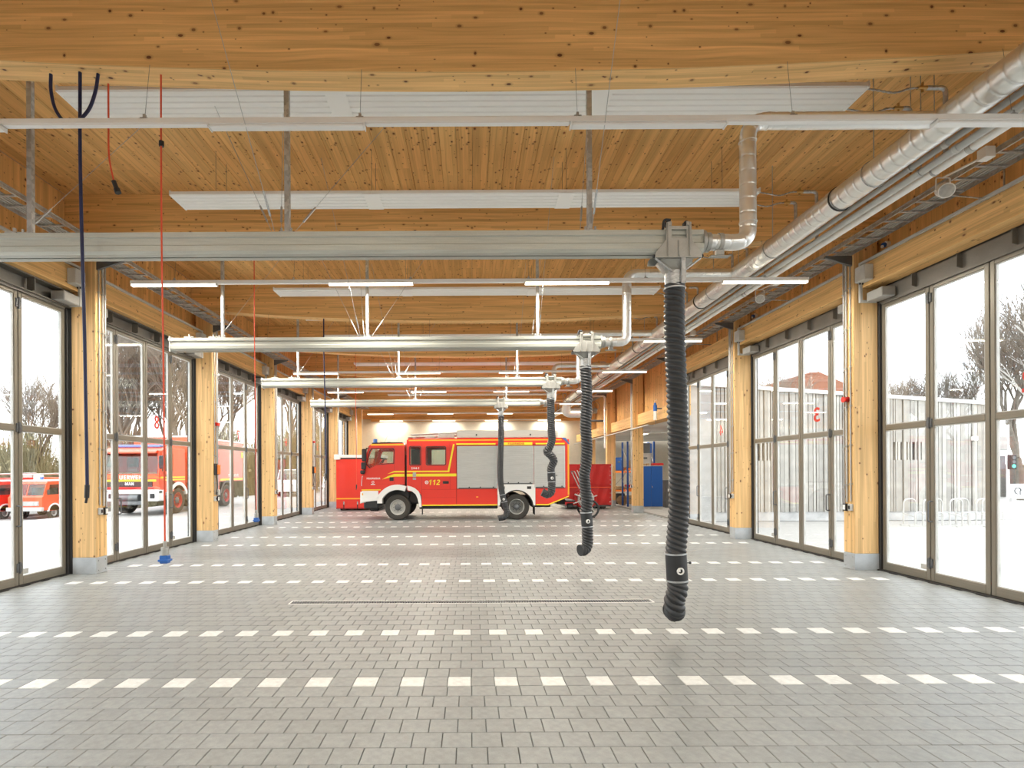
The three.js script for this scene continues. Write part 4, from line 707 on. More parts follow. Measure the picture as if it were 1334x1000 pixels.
  part(cab, 'grab_rail', sweep(fillet([[-3.99, 1.28, 0.0], [-3.99, 1.28, 0.07], [-3.96, 1.62, 0.07], [-3.96, 1.62, 0.0]], 0.03), 0.014, 7), M.lightGrey);
  const stripeA = [[-3.25, 1.50], [-2.80, 1.60], [-2.42, 1.60], [-2.42, 1.70], [-2.80, 1.70], [-3.02, 1.62]], stripeB = [[-3.05, 1.70], [-2.80, 1.755], [-2.42, 1.755], [-2.42, 1.81], [-2.80, 1.81]];
  part(cab, 'stripe', extrude(stripeA, 0.004, { at: 0 }), M.yellow, 'yellow stripe'); part(cab, 'stripe', extrude(stripeB, 0.004, { at: 0 }), M.yellow, 'pale yellow stripe');
  part(cab, 'lettering', letters('FEUERWEHR', 0.062, 0.003).translate(-3.56, 1.535, 0.0), M.white, 'white lettering FEUERWEHR');
  const crest = new THREE.TorusGeometry(0.04, 0.008, 6, 14); crest.translate(-3.58, 1.40, 0.003);
  part(cab, 'crest', [flat(crest), bx(-3.66, -3.50, 1.305, 1.33, 0, 0.004)], M.white, 'small white crest');
  part(cab, 'lower_stripe', bx(-4.0, -3.3, 1.10, 1.135, -0.002, 0.005), M.yellow, 'yellow green band above the bumper');
  // beacons, antenna
  const bar = part(cab, 'beacon_base', [bx(-3.65, -3.35, 2.81, 2.86, -0.5, -0.2, 0.01), bx(-3.65, -3.35, 2.81, 2.86, -2.2, -1.9, 0.01), bx(-3.35, -2.5, 2.83, 2.87, -2.3, -0.15, 0.02)], M.blackPlastic);
  part(bar, 'blue_beacon', [rod([-3.55, 2.86, -0.35], [-3.55, 3.0, -0.35], 0.085, 18, 0.075)], M.blueLamp, 'blue beacon'); part(bar, 'blue_beacon', [rod([-3.3, 2.86, -2.05], [-3.3, 2.98, -2.05], 0.085, 18, 0.075)], M.blueLamp, 'blue beacon');
  part(cab, 'antenna', rod([-3.25, 2.86, -0.6], [-2.98, 3.5, -0.6], 0.007, 5), M.steelDark);
  // bumper, lamps and front underbody
  const bum = part(t, 'bumper', [extrude([[-4.03, 0.66], [-4.05, 1.02], [-3.98, 1.09], [-3.38, 1.09], [-3.36, 0.8], [-3.42, 0.72]], Wd + 0.02, { bevel: 0.03, at: -Wd - 0.01 }), extrude([[-4.06, 0.62], [-4.05, 1.05], [-3.85, 1.0], [-3.87, 0.66]], 0.3, { bevel: 0.03, at: -0.3 })], M.white, 'white bumper');
  part(bum, 'headlamp', bx(-4.08, -4.02, 0.8, 0.98, -0.5, -0.12, 0.02), M.chrome); part(bum, 'headlamp', bx(-4.08, -4.02, 0.8, 0.98, -Wd + 0.12, -Wd + 0.5, 0.02), M.chrome);
  part(bum, 'indicator', bx(-3.99, -3.94, 0.92, 1.0, -0.01, 0.012, 0.004), M.amber);
  part(t, 'underrun', [bx(-3.95, -3.4, 0.42, 0.72, -Wd + 0.1, -0.1, 0.05), bx(-3.8, -3.45, 0.3, 0.45, -Wd + 0.4, -0.5, 0.04)], M.blackPlastic);
  // ---- chassis, wheels, wings
  part(t, 'chassis', [bx(-3.6, 3.2, 0.55, 0.85, -1.65, -0.8), bx(-1.9, 1.0, 0.40, 0.62, -0.75, -0.15, 0.02), bx(2.3, 3.0, 0.42, 0.6, -1.8, -0.5, 0.02), rod([WX, R, -2.1], [WX, R, -0.35], 0.08, 10), rod([RX, R, -2.1], [RX, R, -0.35], 0.11, 10), bx(-2.6, -2.3, 0.8, 2.4, -Wd + 0.3, -0.3)], M.blackPlastic);
  wheelParts(t, WX, R, -0.19, R, 0.30, 1, false); wheelParts(t, WX, R, -Wd + 0.19, R, 0.30, -1, false);
  wheelParts(t, RX, R, -0.17, R, 0.27, 1, true); wheelParts(t, RX, R, -0.48, R, 0.27, 1, true); wheelParts(t, RX, R, -Wd + 0.17, R, 0.27, -1, true); wheelParts(t, RX, R, -Wd + 0.48, R, 0.27, -1, true);
  const wingOuter = [...arc(WX, 0.47, 0.84, 152, 66, 14)], wingInner = [...arc(WX, 0.47, 0.64, 66, 152, 14)];
  for (const z of [-0.35, -Wd]) {
    const w = part(t, 'front_wing', extrude([[-3.43, 0.62], ...wingOuter, ...wingInner, [-3.25, 0.62]], 0.36, { bevel: 0.012, at: z }), M.white, 'white front wheel arch');
    part(w, 'rear_wing_piece', extrude([[-2.33, 1.27], [-2.2, 1.24], [-2.05, 1.18], [-1.9, 1.05], [-1.83, 0.88], [-1.80, 0.48], [-1.88, 0.47], [-1.95, 0.8], [-2.02, 0.95], [-2.16, 1.06], [-2.31, 1.1]], 0.36, { bevel: 0.01, at: z }), M.white, 'white wing piece behind the front wheel');
  }
  part(t, 'wheel_housing', [extrude([[-3.35, 0.62], [-3.3, 1.28], [-1.84, 1.28], [-1.84, 0.62]], 0.3, { at: -0.72 }), extrude([[-3.35, 0.62], [-3.3, 1.28], [-1.84, 1.28], [-1.84, 0.62]], 0.3, { at: -Wd + 0.42 })], M.blackPlastic);
  part(t, 'mud_flap', [bx(-1.80, -1.78, 0.2, 0.5, -0.36, -0.05), bx(2.34, 2.36, 0.18, 0.55, -0.6, -0.05)], M.rubber);
  // ---- crew compartment
  const cw1 = roundRect(-2.22, -1.84, 2.03, 2.69, 0.04), cw2 = roundRect(-1.61, -0.92, 2.03, 2.68, 0.05);
  const crewSide = [[-2.34, 1.1], [-2.34, 2.84], [-2.26, 2.98], [-0.52, 2.98], [-0.52, 0.52], [-1.80, 0.52], [-1.80, 0.9], [-1.95, 1.1]];
  const crew = part(t, 'crew_cabin', [
    extrude(crewSide, 0.06, { bevel: 0.01, at: -0.06, holes: [[...cw1].reverse(), [...cw2].reverse()] }), extrude(crewSide, 0.06, { bevel: 0.01, at: -Wd, holes: [[...cw1].reverse(), [...cw2].reverse()] }),
    bx(-2.30, -0.52, 2.92, 3.0, -Wd + 0.03, -0.03, 0.02), bx(-2.34, -2.28, 1.1, 2.95, -Wd + 0.05, -0.05), bx(-0.58, -0.52, 0.6, 2.95, -Wd + 0.05, -0.05), bx(-2.3, -0.55, 1.05, 1.1, -Wd + 0.05, -0.05),
  ], M.red, 'red crew cabin');
  for (const z of [-0.045, -Wd + 0.03]) { part(crew, 'side_window', extrude(cw1, 0.008, { at: z }), M.carGlass); part(crew, 'side_window', extrude(cw2, 0.008, { at: z }), M.carGlass); }
  part(crew, 'window_seal', [extrude(roundRect(-2.25, -1.81, 2.0, 2.72, 0.06), 0.005, { at: -0.001, holes: [[...cw1].reverse()] }), extrude(roundRect(-1.64, -0.89, 2.0, 2.71, 0.07), 0.005, { at: -0.001, holes: [[...cw2].reverse()] })], M.blackPlastic);
  part(crew, 'bench', [bx(-1.1, -0.62, 1.1, 1.55, -2.2, -0.25, 0.04), bx(-0.76, -0.62, 1.55, 2.15, -2.2, -0.25, 0.04), bx(-2.2, -1.85, 1.1, 2.6, -0.7, -0.3, 0.03)], M.seat);
  part(crew, 'door_gap', [bx(-1.80, -1.79, 0.9, 2.88, -0.001, 0.003), bx(-0.76, -0.75, 1.12, 2.88, -0.001, 0.003), bx(-1.79, -0.52, 1.115, 1.123, -0.001, 0.003), bx(-1.79, -0.52, 0.82, 0.826, -0.001, 0.003)], M.darkRed);
  part(crew, 'door_handle', bx(-1.02, -0.80, 1.33, 1.43, -0.002, 0.018, 0.012), M.blackPlastic);
  part(crew, 'filler_flap', [bx(-2.12, -2.0, 1.58, 1.75, -0.002, 0.012, 0.006), bx(-2.12, -2.0, 1.48, 1.55, -0.002, 0.012, 0.006)], M.castAlu);
  part(crew, 'stripe', [bx(-2.34, -0.52, 1.60, 1.70, -0.002, 0.005)], M.yellow, 'yellow stripe'); part(crew, 'stripe', [bx(-2.34, -0.84, 1.755, 1.81, -0.002, 0.005), extrude([[-0.84, 1.755], [-0.78, 1.755], [-0.58, 2.78], [-0.64, 2.78], [-0.84, 1.81]], 0.005, { at: 0 })], M.yellow, 'pale yellow stripe');
  part(crew, 'roof_stripe', bx(-2.26, -0.52, 2.90, 2.945, -0.002, 0.006), M.amber, 'yellow reflective roof edge');
  part(crew, 'lettering', letters('2/44-1', 0.075, 0.003).translate(-2.03, 1.905, 0.0), M.white, 'white call sign 2/44-1');
  part(crew, 'lettering', letters('112', 0.19, 0.004, 0.15).translate(-1.33, 1.385, 0.0), M.yellow, 'yellow emergency number 112');
  const call = new THREE.TorusGeometry(0.055, 0.012, 6, 16); call.translate(-1.61, 1.385, 0.003); part(crew, 'phone_emblem', [flat(call), bx(-1.635, -1.585, 1.37, 1.40, 0, 0.004)], M.white, 'round white emblem');
  // ---- body with shutters
  const bodyY = 3.0;
  const body = part(t, 'body', [
    bx(-0.52, 3.62, 2.75, bodyY - 0.06, -Wd, 0, 0.01), bx(-0.52, 3.5, bodyY - 0.06, bodyY, -Wd + 0.03, -0.03, 0.02), bx(-0.52, 0.98, 0.52, 1.13, -Wd, 0, 0.01), bx(-0.52, 3.62, 1.13, 2.75, -Wd, -0.08),
    extrude([[2.38, 0.52], [2.38, 1.13], [3.62, 1.13], [3.62, 0.83], [2.85, 0.52]], Wd, { bevel: 0.008, at: -Wd }),
    bx(3.47, 3.62, 1.1, 2.78, -Wd, 0, 0.02),
  ], M.red, 'red equipment body');
  const roller = (x0, x1, y0, y1) => {
    const s = part(body, 'roller_shutter', (() => { const g = [], n = Math.round((y1 - y0) / 0.045), h = (y1 - y0) / n; for (let i = 0; i < n; i++) g.push(bx(x0, x1, y0 + i * h + 0.003, y0 + (i + 1) * h - 0.003, -0.05, -0.012, 0.006, 'x')); g.push(bx(x0, x1, y0, y1, -0.06, -0.04)); return g; })(), M.shutter, 'silver roller shutter of narrow slats');
    part(s, 'shutter_frame', [bx(x0 - 0.05, x0, y0 - 0.03, y1 + 0.02, -0.06, 0.006, 0.006), bx(x1, x1 + 0.05, y0 - 0.03, y1 + 0.02, -0.06, 0.006, 0.006), bx(x0 - 0.05, x1 + 0.05, y1, y1 + 0.025, -0.06, 0.006, 0.006)], M.shutter);
    part(s, 'closing_bar', [bx(x0, x1, y0 - 0.04, y0, -0.05, 0.015, 0.008)], M.steelDark); for (const q of [0.3, 0.6, 0.95]) part(s, 'bar_latch', bx(x0 + (x1 - x0) * q - 0.04, x0 + (x1 - x0) * q, y0 - 0.002, y0 + 0.035, -0.01, 0.02, 0.004), M.blackPlastic);
  };
  roller(-0.44, 0.92, 1.18, 2.68); roller(1.03, 2.27, 1.34, 2.68); roller(2.39, 3.42, 1.20, 2.68);
  part(body, 'arch_panel', extrude([[0.99, 0.52], [0.99, 1.30], [2.37, 1.30], [2.37, 0.52], [2.30, 0.52], ...arc(RX, 0.47, 0.62, 6, 174, 18), [1.06, 0.52]], 0.03, { bevel: 0.004, at: -0.03 }), M.white, 'white rear wheel arch panel');
  part(body, 'arch_lining', extrude([...arc(RX, 0.47, 0.62, 0, 180, 18), ...arc(RX, 0.47, 0.58, 180, 0, 18)], 0.75, { at: -0.78 }), M.blackPlastic);
  part(body, 'marker_lamp', [bx(1.10, 1.25, 1.12, 1.22, -0.002, 0.01, 0.004), bx(2.07, 2.22, 1.12, 1.22, -0.002, 0.01, 0.004)], M.blackPlastic); part(body, 'reflector', [bx(0.2, 0.28, 0.82, 0.86, -0.002, 0.006)], M.amber);
  part(body, 'stripe', [bx(-0.52, 0.92, 2.755, 2.805, -0.002, 0.006)], M.yellow); part(body, 'stripe', bx(2.39, 3.45, 2.755, 2.805, -0.002, 0.006), M.yellow);
  part(body, 'name_band', bx(1.1, 2.27, 2.735, 2.835, -0.002, 0.004), M.yellow, 'yellow name band above the shutter'); part(body, 'lettering', letters('FEUERWEHR', 0.075, 0.003).translate(1.68, 2.785, 0.004), M.darkRed, 'red lettering on yellow band');
  part(body, 'roof_stripe', bx(-0.52, 3.35, 2.90, 2.945, -0.002, 0.006), M.amber, 'yellow reflective roof edge');
  part(body, 'lower_stripe', [bx(-0.52, 0.98, 0.525, 0.565, -0.002, 0.006), extrude([[2.40, 0.525], [2.40, 0.565], [2.84, 0.565], [3.60, 0.87], [3.60, 0.835], [2.85, 0.525]], 0.006, { at: 0 })], M.yellow); part(crew, 'lower_stripe', bx(-1.78, -0.52, 0.525, 0.565, -0.002, 0.006), M.yellow);
  part(body, 'rear_edge_stripe', bx(3.56, 3.615, 0.9, 2.76, -0.002, 0.008), M.amber, 'yellow rear edge stripe');
  part(body, 'rear_lamp', extrude([[3.34, 3.0], [3.5, 2.99], [3.63, 2.78], [3.6, 2.74], [3.5, 2.86], [3.38, 2.96]], 0.3, { bevel: 0.01, at: -0.29 }), M.blueLamp, 'dark blue corner lamp');
  part(body, 'panel_gap', [bx(-0.53, -0.515, 0.52, 2.75, -0.001, 0.004), bx(-0.52, 0.98, 1.128, 1.136, -0.001, 0.004)], M.darkRed);
  // ---- roof load: aluminium box and ladder
  const box = part(t, 'roof_box', [bx(-0.5, 3.25, 3.02, 3.30, -0.75, -0.25, 0.015)], M.aluminium, 'long aluminium roof box'); part(box, 'box_latch', [0.2, 1.2, 2.2, 3.0].map((x) => bx(x, x + 0.05, 3.1, 3.16, -0.25, -0.235)), M.blackPlastic);
  const lad = part(t, 'roof_ladder', [rod([-2.4, 3.1, -1.0], [2.8, 3.28, -1.0], 0.03, 8), rod([-2.4, 3.1, -1.4], [2.8, 3.28, -1.4], 0.03, 8), rod([-2.3, 3.2, -0.95], [-0.4, 3.27, -0.95], 0.025, 8), rod([-2.3, 3.2, -1.45], [-0.4, 3.27, -1.45], 0.025, 8)], M.castAlu, 'aluminium ladder on the roof');
  for (let i = 0; i < 16; i++) { const x = -2.3 + i * 0.32, y = 3.1 + (x + 2.4) * 0.0346; part(lad, 'rung', rod([x, y, -1.0], [x, y, -1.4], 0.018, 6), M.lightGrey); }
  part(lad, 'ladder_rack', [bx(-2.2, -2.1, 2.98, 3.1, -1.6, -0.8), bx(2.6, 2.7, 2.98, 3.25, -1.6, -0.8), bx(-1.2, -0.6, 3.02, 3.2, -0.7, -0.3, 0.02), bx(-1.7, -1.3, 3.0, 3.1, -0.6, -0.3, 0.02)], M.castAlu);
  part(t, 'roof_rail', [sweep(fillet([[2.9, 3.02, -0.1], [2.95, 3.2, -0.1], [3.3, 3.2, -0.1]], 0.05), 0.014, 6)], M.lightGrey);
  // ---- rear: folding step and tow gear
  part(t, 'rear_step', [bx(3.55, 3.9, 0.62, 0.68, -2.2, -0.3, 0.01), bx(3.3, 3.6, 0.5, 0.75, -1.6, -0.8, 0.02)], M.blackPlastic);
}
// hose reel trolley hooked on the truck rear
{
  const t = thing('hose_reel_cart', 'small wheeled hose reel cart with silver frame behind the fire engine', 'hose reel', [4.35, 0, -20.5]);
  const ring = (r, tube, x, z) => { const g = new THREE.TorusGeometry(r, tube, 8, 28); g.translate(x, 0.72, z); return flat(g); };
  part(t, 'reel_flange', [ring(0.36, 0.025, 0, 0.28), rod([0, 0.72, 0.27], [0, 0.72, 0.29], 0.12, 16)], M.darkRed); part(t, 'reel_flange', [ring(0.36, 0.025, 0, -0.28), rod([0, 0.72, -0.29], [0, 0.72, -0.27], 0.12, 16)], M.darkRed);
  part(t, 'hose_coil', [0, 1, 2, 3, 4, 5].map((i) => ring(0.25 + 0.02 * (i % 2), 0.045, 0, -0.22 + i * 0.088)), M.lightGrey);
  part(t, 'frame', [rod([-0.45, 1.75, 0.32], [0.15, 0.5, 0.32], 0.022, 8), rod([-0.35, 1.8, 0.32], [0.02, 0.95, 0.32], 0.018, 8), rod([-0.45, 1.75, -0.32], [0.15, 0.5, -0.32], 0.022, 8), rod([-0.45, 1.75, -0.32], [-0.45, 1.75, 0.32], 0.022, 8), rod([-0.5, 0.55, 0.32], [0.4, 0.85, 0.32], 0.02, 8), rod([-0.45, 0.9, 0.33], [0.0, 0.72, 0.33], 0.03, 8), rod([0.15, 0.5, 0.32], [0.3, 0.2, 0.32], 0.022, 8), rod([0, 0.72, -0.36], [0, 0.72, 0.36], 0.03, 8)], M.lightGrey);
  for (const z of [-0.38, 0.38]) { const w = part(t, 'wheel', (() => { const g = new THREE.TorusGeometry(0.31, 0.04, 8, 28); g.translate(0.12, 0.35, z); return flat(g); })(), M.rubber); part(w, 'spoke', Array.from({ length: 6 }, (_, i) => rod([0.12, 0.35, z], [0.12 + 0.3 * Math.cos(i * 1.047), 0.35 + 0.3 * Math.sin(i * 1.047), z], 0.01, 5)), M.castAlu); }
  part(t, 'drawbar', [rod([-0.5, 0.55, 0.2], [-0.62, 0.45, 0.2], 0.03, 8), bx(-0.72, -0.5, 0.38, 0.55, 0.1, 0.3, 0.03)], M.blackPlastic);
}
// red tarpaulin boxes on the wall behind the truck
{
  const t = thing('roll_box', 'tall red roll box with white lid behind the fire engine cab', 'roll box', [-6.18, 0, -24.7]);
  part(t, 'box_panel', [bx(0, 2.1, 0.12, 2.36, -1.6, 0, 0.012)], M.red, 'red painted side'); part(t, 'lid', [bx(-0.05, 2.15, 2.42, 2.56, -1.65, 0.05, 0.02), bx(-0.08, 0.2, 2.34, 2.58, -0.2, 0.08, 0.02)], M.white, 'white lid'); part(t, 'shadow_gap', bx(0.02, 2.08, 2.36, 2.42, -1.58, -0.02), M.blackPlastic);
  part(t, 'stripe', bx(0, 2.1, 0.52, 0.58, -0.002, 0.005), M.amber, 'orange stripe'); part(t, 'base_frame', bx(-0.01, 2.11, 0.08, 0.14, -1.61, 0.01, 0.01), M.darkRed);
  for (const x of [0.35, 0.98, 1.6]) { const l = part(t, 'latch', [bx(x - 0.03, x + 0.03, 0.28, 0.42, 0, 0.03, 0.006)], M.chrome); part(l, 'latch_strap', bx(x - 0.02, x + 0.02, 0.06, 0.3, 0.004, 0.02), M.blackPlastic); }
  for (const x of [0.2, 1.9]) for (const z of [-0.2, -1.4]) part(t, 'castor', rod([x, 0.06, z - 0.03], [x, 0.06, z + 0.03], 0.06, 12), M.rubber);
  const q = thing('tarpaulin_trailer', 'red tarpaulin covered trailer with eyelets beside the storage column', 'trailer', [4.35, 0, -24.7]);
  // slightly slack cover: vertical tucks between lashing points
  const cover = new THREE.PlaneGeometry(2.12, 1.86, 40, 24), p = cover.attributes.position;
  for (let i = 0; i < p.count; i++) { const x = p.getX(i), y = p.getY(i); p.setZ(i, 0.018 * Math.sin(x * 7 + y * 2.2) * Math.cos(y * 3) + 0.012 * Math.sin(x * 15 - y * 4) - (Math.abs(y + 0.1) < 0.03 ? 0.03 : 0)); }
  cover.translate(1.06, 1.13, 0.03); cover.computeVertexNormals();
  part(q, 'tarpaulin', [cover, bx(0, 2.12, 0.2, 2.06, -1.6, -0.02, 0.02), bx(-0.01, 2.13, 2.04, 2.08, -1.61, 0.04, 0.01)], M.tarp, 'dark red tarpaulin');
  part(q, 'lashing_strap', [bx(0, 2.12, 1.0, 1.03, 0.045, 0.055)], M.cableRed);
  for (let i = 0; i < 9; i++) part(q, 'eyelet', (() => { const g = new THREE.TorusGeometry(0.022, 0.008, 5, 10); g.translate(2.06, 0.35 + i * 0.2, 0.06); return flat(g); })(), M.chrome);
  part(q, 'edge_profile', bx(2.11, 2.15, 0.15, 2.06, -0.02, 0.06, 0.006), M.lightGrey);
  part(q, 'chassis', [bx(0, 2.1, 0.12, 0.2, -1.55, -0.05)], M.steelDark); for (const x of [0.5, 1.75]) for (const z of [-0.15, -1.4]) part(q, 'wheel', rod([x, 0.14, z - 0.05], [x, 0.14, z + 0.05], 0.14, 18), M.tyre);
}
// ---------------------------------------------------------------- storage room beside the hall (behind the door row marked 2 to 4) and its facade
const annexTop = (x) => 4.8 - 0.071 * (x - 8.2), FAC = 18.7;
{
  struct('ceiling_storage', bx(DR + 0.22, 14.8, 3.72, 3.9, -END, -FAC - 0.3), M.whitePaint, 'white ceiling of the storage room', 'ceiling');
  struct('wall_storage', [bx(14.6, 14.8, 0, 3.72, -END, -FAC - 0.3)], M.whitePaint, 'white side wall of the storage room', 'wall');
  for (const [x, d, w] of [[8.6, 22.4, 'before the blue cabinet'], [8.8, 27.0, 'over the shelf racks'], [11.5, 24.5, 'deep in the storage room'], [11.5, 30, 'at the end of the storage room']]) {
    const t = thing('storage_lamp', `lit tube lamp under the storage ceiling, ${w}`, 'lamp', [x, 3.6, -d], 0, 'storage room tube lamps');
    part(t, 'housing', bx(-0.06, 0.06, 0.02, 0.1, -0.75, 0.75, 0.008), M.lampOff); part(t, 'tube', bx(-0.035, 0.035, -0.02, 0.02, -0.73, 0.73, 0.012), M.lampLit, 'glowing tube'); part(t, 'rod', [rod([0, 0.1, -0.5], [0, 0.13, -0.5], 0.01, 5), rod([0, 0.1, 0.5], [0, 0.13, 0.5], 0.01, 5)], M.galvanised);
    const r = new THREE.RectAreaLight(rgb(1.0, 0.92, 0.78), LAMP * 0.8, 0.07, 1.4); r.position.set(x, 3.57, -d); r.rotation.x = -Math.PI / 2; scene.add(r);
  }
  const pr = thing('conduit_run', 'grey pipe run under the storage room lintel', 'pipe', [0, 0, 0]);
  part(pr, 'pipe', [rod([DR - 0.56, 3.5, -20.4], [DR - 0.56, 3.5, -35], 0.03, 8), rod([DR + 0.5, 3.45, -24], [14, 3.45, -24], 0.04, 8)], M.lightGrey); [20.6, 24.4, 29, 32].forEach((d) => part(pr, 'clip', bx(DR - 0.57, DR - 0.302, 3.49, 3.52, -d, -d + 0.03), M.galvanised));
  // tall drain pipe at the inner corner
  const dp = thing('drain_pipe', 'pale vertical pipe on the column before the extract fan', 'pipe', [6.72, 0, -C(5) + 0.2]);
  part(dp, 'pipe', sweep(fillet([[-1.4, 5.5, 0], [0, 5.5, 0], [0, 2.9, 0]], 0.15), 0.05, 10), M.panelWhite); part(dp, 'pipe_clip', [rod([0, 3.6, 0], [0, 3.63, 0], 0.06, 12), rod([0, 4.8, 0], [0, 4.83, 0], 0.06, 12), bx(0, 0.13, 3.6, 3.63, -0.06, -0.03), bx(0, 0.13, 4.8, 4.83, -0.06, -0.03)], M.galvanised);
}
{
  const t = thing('steel_cabinet', 'tall blue two-door steel cabinet in the storage room', 'cabinet', [7.78, 0, -24.7]);
  part(t, 'carcass', [bx(0, 1.05, 0.1, 1.98, -0.45, 0, 0.006), bx(0.02, 1.03, 0, 0.1, -0.43, -0.02)], M.lightGrey, 'grey carcass and plinth');
  for (const e of [0, 1]) { const d = part(t, 'cabinet_door', bx(0.012 + e * 0.516, 0.522 + e * 0.516, 0.115, 1.965, 0, 0.022, 0.005), M.blue, 'blue door'); if (e) part(d, 'handle', [bx(0.545, 0.575, 0.98, 1.06, 0.022, 0.045, 0.005), rod([0.56, 1.02, 0.045], [0.56, 1.02, 0.055], 0.01, 8)], M.chrome); }
  part(t, 'top_panel', bx(-0.005, 1.055, 1.98, 2.0, -0.455, 0.025, 0.004), M.lightGrey);
  const r = thing('tool_tray', 'dark red tray lying on the blue cabinet', 'tray', [8.4, 2.0, -24.85]); part(r, 'tray_body', [bx(0, 0.5, 0, 0.09, -0.2, 0.1, 0.01), bx(0.02, 0.48, 0.09, 0.11, -0.18, 0.08)], M.darkRed);
  const g = thing('timber_offcuts', 'pale timber blocks lying on the blue cabinet', 'timber', [7.85, 2.0, -24.85]); for (const x of [0, 0.15, 0.3]) part(g, 'block', bx(x, x + 0.12, 0, 0.07 + x * 0.1, -0.15, 0.05, 0.006), M.cardboard);
}
// pallet racks: blue uprights, orange beams, boxes and gear on the shelves
function rack(x0, x1, d, label, levels) {
  const t = thing('pallet_rack', label, 'rack', [0, 0, -d], 0, 'storage racks');
  for (const x of [x0, x1]) for (const z of [0, -0.9]) part(t, 'upright', bx(x - 0.04, x + 0.04, 0, 3.2, z - 0.04, z + 0.04, 0.005, 'y'), M.blue, 'blue upright');
  for (const x of [x0, x1]) part(t, 'brace', [rod([x, 0.5, 0], [x, 1.3, -0.9], 0.012, 6), rod([x, 1.3, -0.9], [x, 2.1, 0], 0.012, 6), rod([x, 2.1, 0], [x, 2.9, -0.9], 0.012, 6)], M.galvanised);
  part(t, 'back_brace', [rod([x0, 0.5, -0.92], [x1, 2.9, -0.92], 0.008, 6), rod([x1, 0.5, -0.92], [x0, 2.9, -0.92], 0.008, 6)], M.steelDark);
  for (const y of levels) { for (const z of [0.02, -0.92]) part(t, 'shelf_beam', bx(x0, x1, y - 0.1, y, z - 0.02, z + 0.02, 0.004), M.orange, 'orange shelf beam'); part(t, 'shelf_deck', bx(x0 + 0.04, x1 - 0.04, y, y + 0.02, -0.9, 0.0), M.cardboard); }
}
rack(7.55, 9.6, 28.6, 'shelf rack with orange beams between the two storage columns', [0.75, 1.75]);
rack(7.72, 9.02, 26.4, 'shelf rack with blue uprights behind the blue cabinet', [0.9, 1.9]);
{
  const items = [[7.75, 0.77, 28.55, 0.5, 0.16, 0.4, 'cardboard', 'flat brown crate on the lower orange shelf'], [8.3, 0.77, 28.55, 0.5, 0.24, 0.45, 'darkRed', 'dark red crate on the lower orange shelf'], [7.7, 1.77, 28.6, 0.4, 0.7, 0.4, 'blue', 'tall blue bundle on the upper orange shelf'], [8.15, 1.77, 28.6, 0.35, 0.2, 0.4, 'cardboard', 'brown carton beside the tall blue bundle'], [7.7, 0, 28.4, 0.45, 0.55, 0.5, 'blackPlastic', 'black crate on the floor under the orange shelf'], [8.2, 0.0, 28.3, 0.4, 0.45, 0.4, 'cardboard', 'brown crate on the floor beside the black crate'], [8.3, 1.92, 26.45, 0.62, 0.7, 0.5, 'lightGrey', 'grey wrapped pack on the shelf above the blue cabinet'], [8.36, 2.625, 26.45, 0.5, 0.5, 0.45, 'steelDark', 'dark grey case stacked on the grey wrapped pack'], [7.82, 1.92, 26.45, 0.4, 0.35, 0.5, 'cardboard', 'brown carton beside the grey wrapped pack'], [9.3, 0, 25.6, 0.6, 1.3, 0.5, 'steelDark', 'tall dark case standing past the blue cabinet'], [8.75, 0.77, 28.55, 0.5, 0.35, 0.4, 'steelDark', 'dark case on the lower orange shelf'], [8.7, 1.77, 28.6, 0.6, 0.45, 0.4, 'cardboard', 'wide brown carton on the upper orange shelf']];
  for (const [x, y, d, w, h, dp, m, label] of items) { const t = thing('storage_crate', label, 'crate', [x, y, -d]); part(t, 'crate_body', [bx(0, w, 0, h, -dp, 0, 0.02)], M[m]); part(t, 'crate_lid', [bx(-0.01, w + 0.01, h - 0.03, h + 0.005, -dp - 0.01, 0.01, 0.008)], M[m]); part(t, 'crate_grip', bx(w * 0.35, w * 0.65, h * 0.6, h * 0.72, 0.0, 0.012, 0.003), M.steelDark); }
  const d = thing('cable_drum', 'wooden cable drum on the floor behind the storage column', 'drum', [7.75, 0.24, -27.5]); for (const z of [-0.15, 0.15]) part(d, 'flange', rod([0, 0, z - 0.012], [0, 0, z + 0.012], 0.24, 20), M.cardboard); part(d, 'drum_core', rod([0, 0, -0.15], [0, 0, 0.15], 0.14, 16), M.steelDark);
  const b = thing('blue_hoist', 'blue and white hand hoist hanging from the storage lintel', 'hoist', [6.78, 3.75, -19.7]); part(b, 'hoist_body', [rod([0, 0.2, 0], [0, 0.42, 0], 0.07, 14), rod([0, 0.42, 0], [0, 0.5, 0], 0.045, 12)], M.plugBlue, 'blue upper body'); part(b, 'canister', rod([0, -0.12, 0], [0, 0.2, 0], 0.06, 14), M.white); part(b, 'hook', sweep(curve([[0, 0.5, 0], [0, 0.6, 0], [0.04, 0.64, 0], [0.06, 0.58, 0]], 14), 0.01, 6), M.chrome); part(b, 'chain', rod([0, -0.12, 0], [0.02, -0.28, 0], 0.01, 5), M.steelDark); part(b, 'lintel_bracket', bx(0.02, 0.242, 0.27, 0.32, -0.03, 0.03), M.steelDark);
}
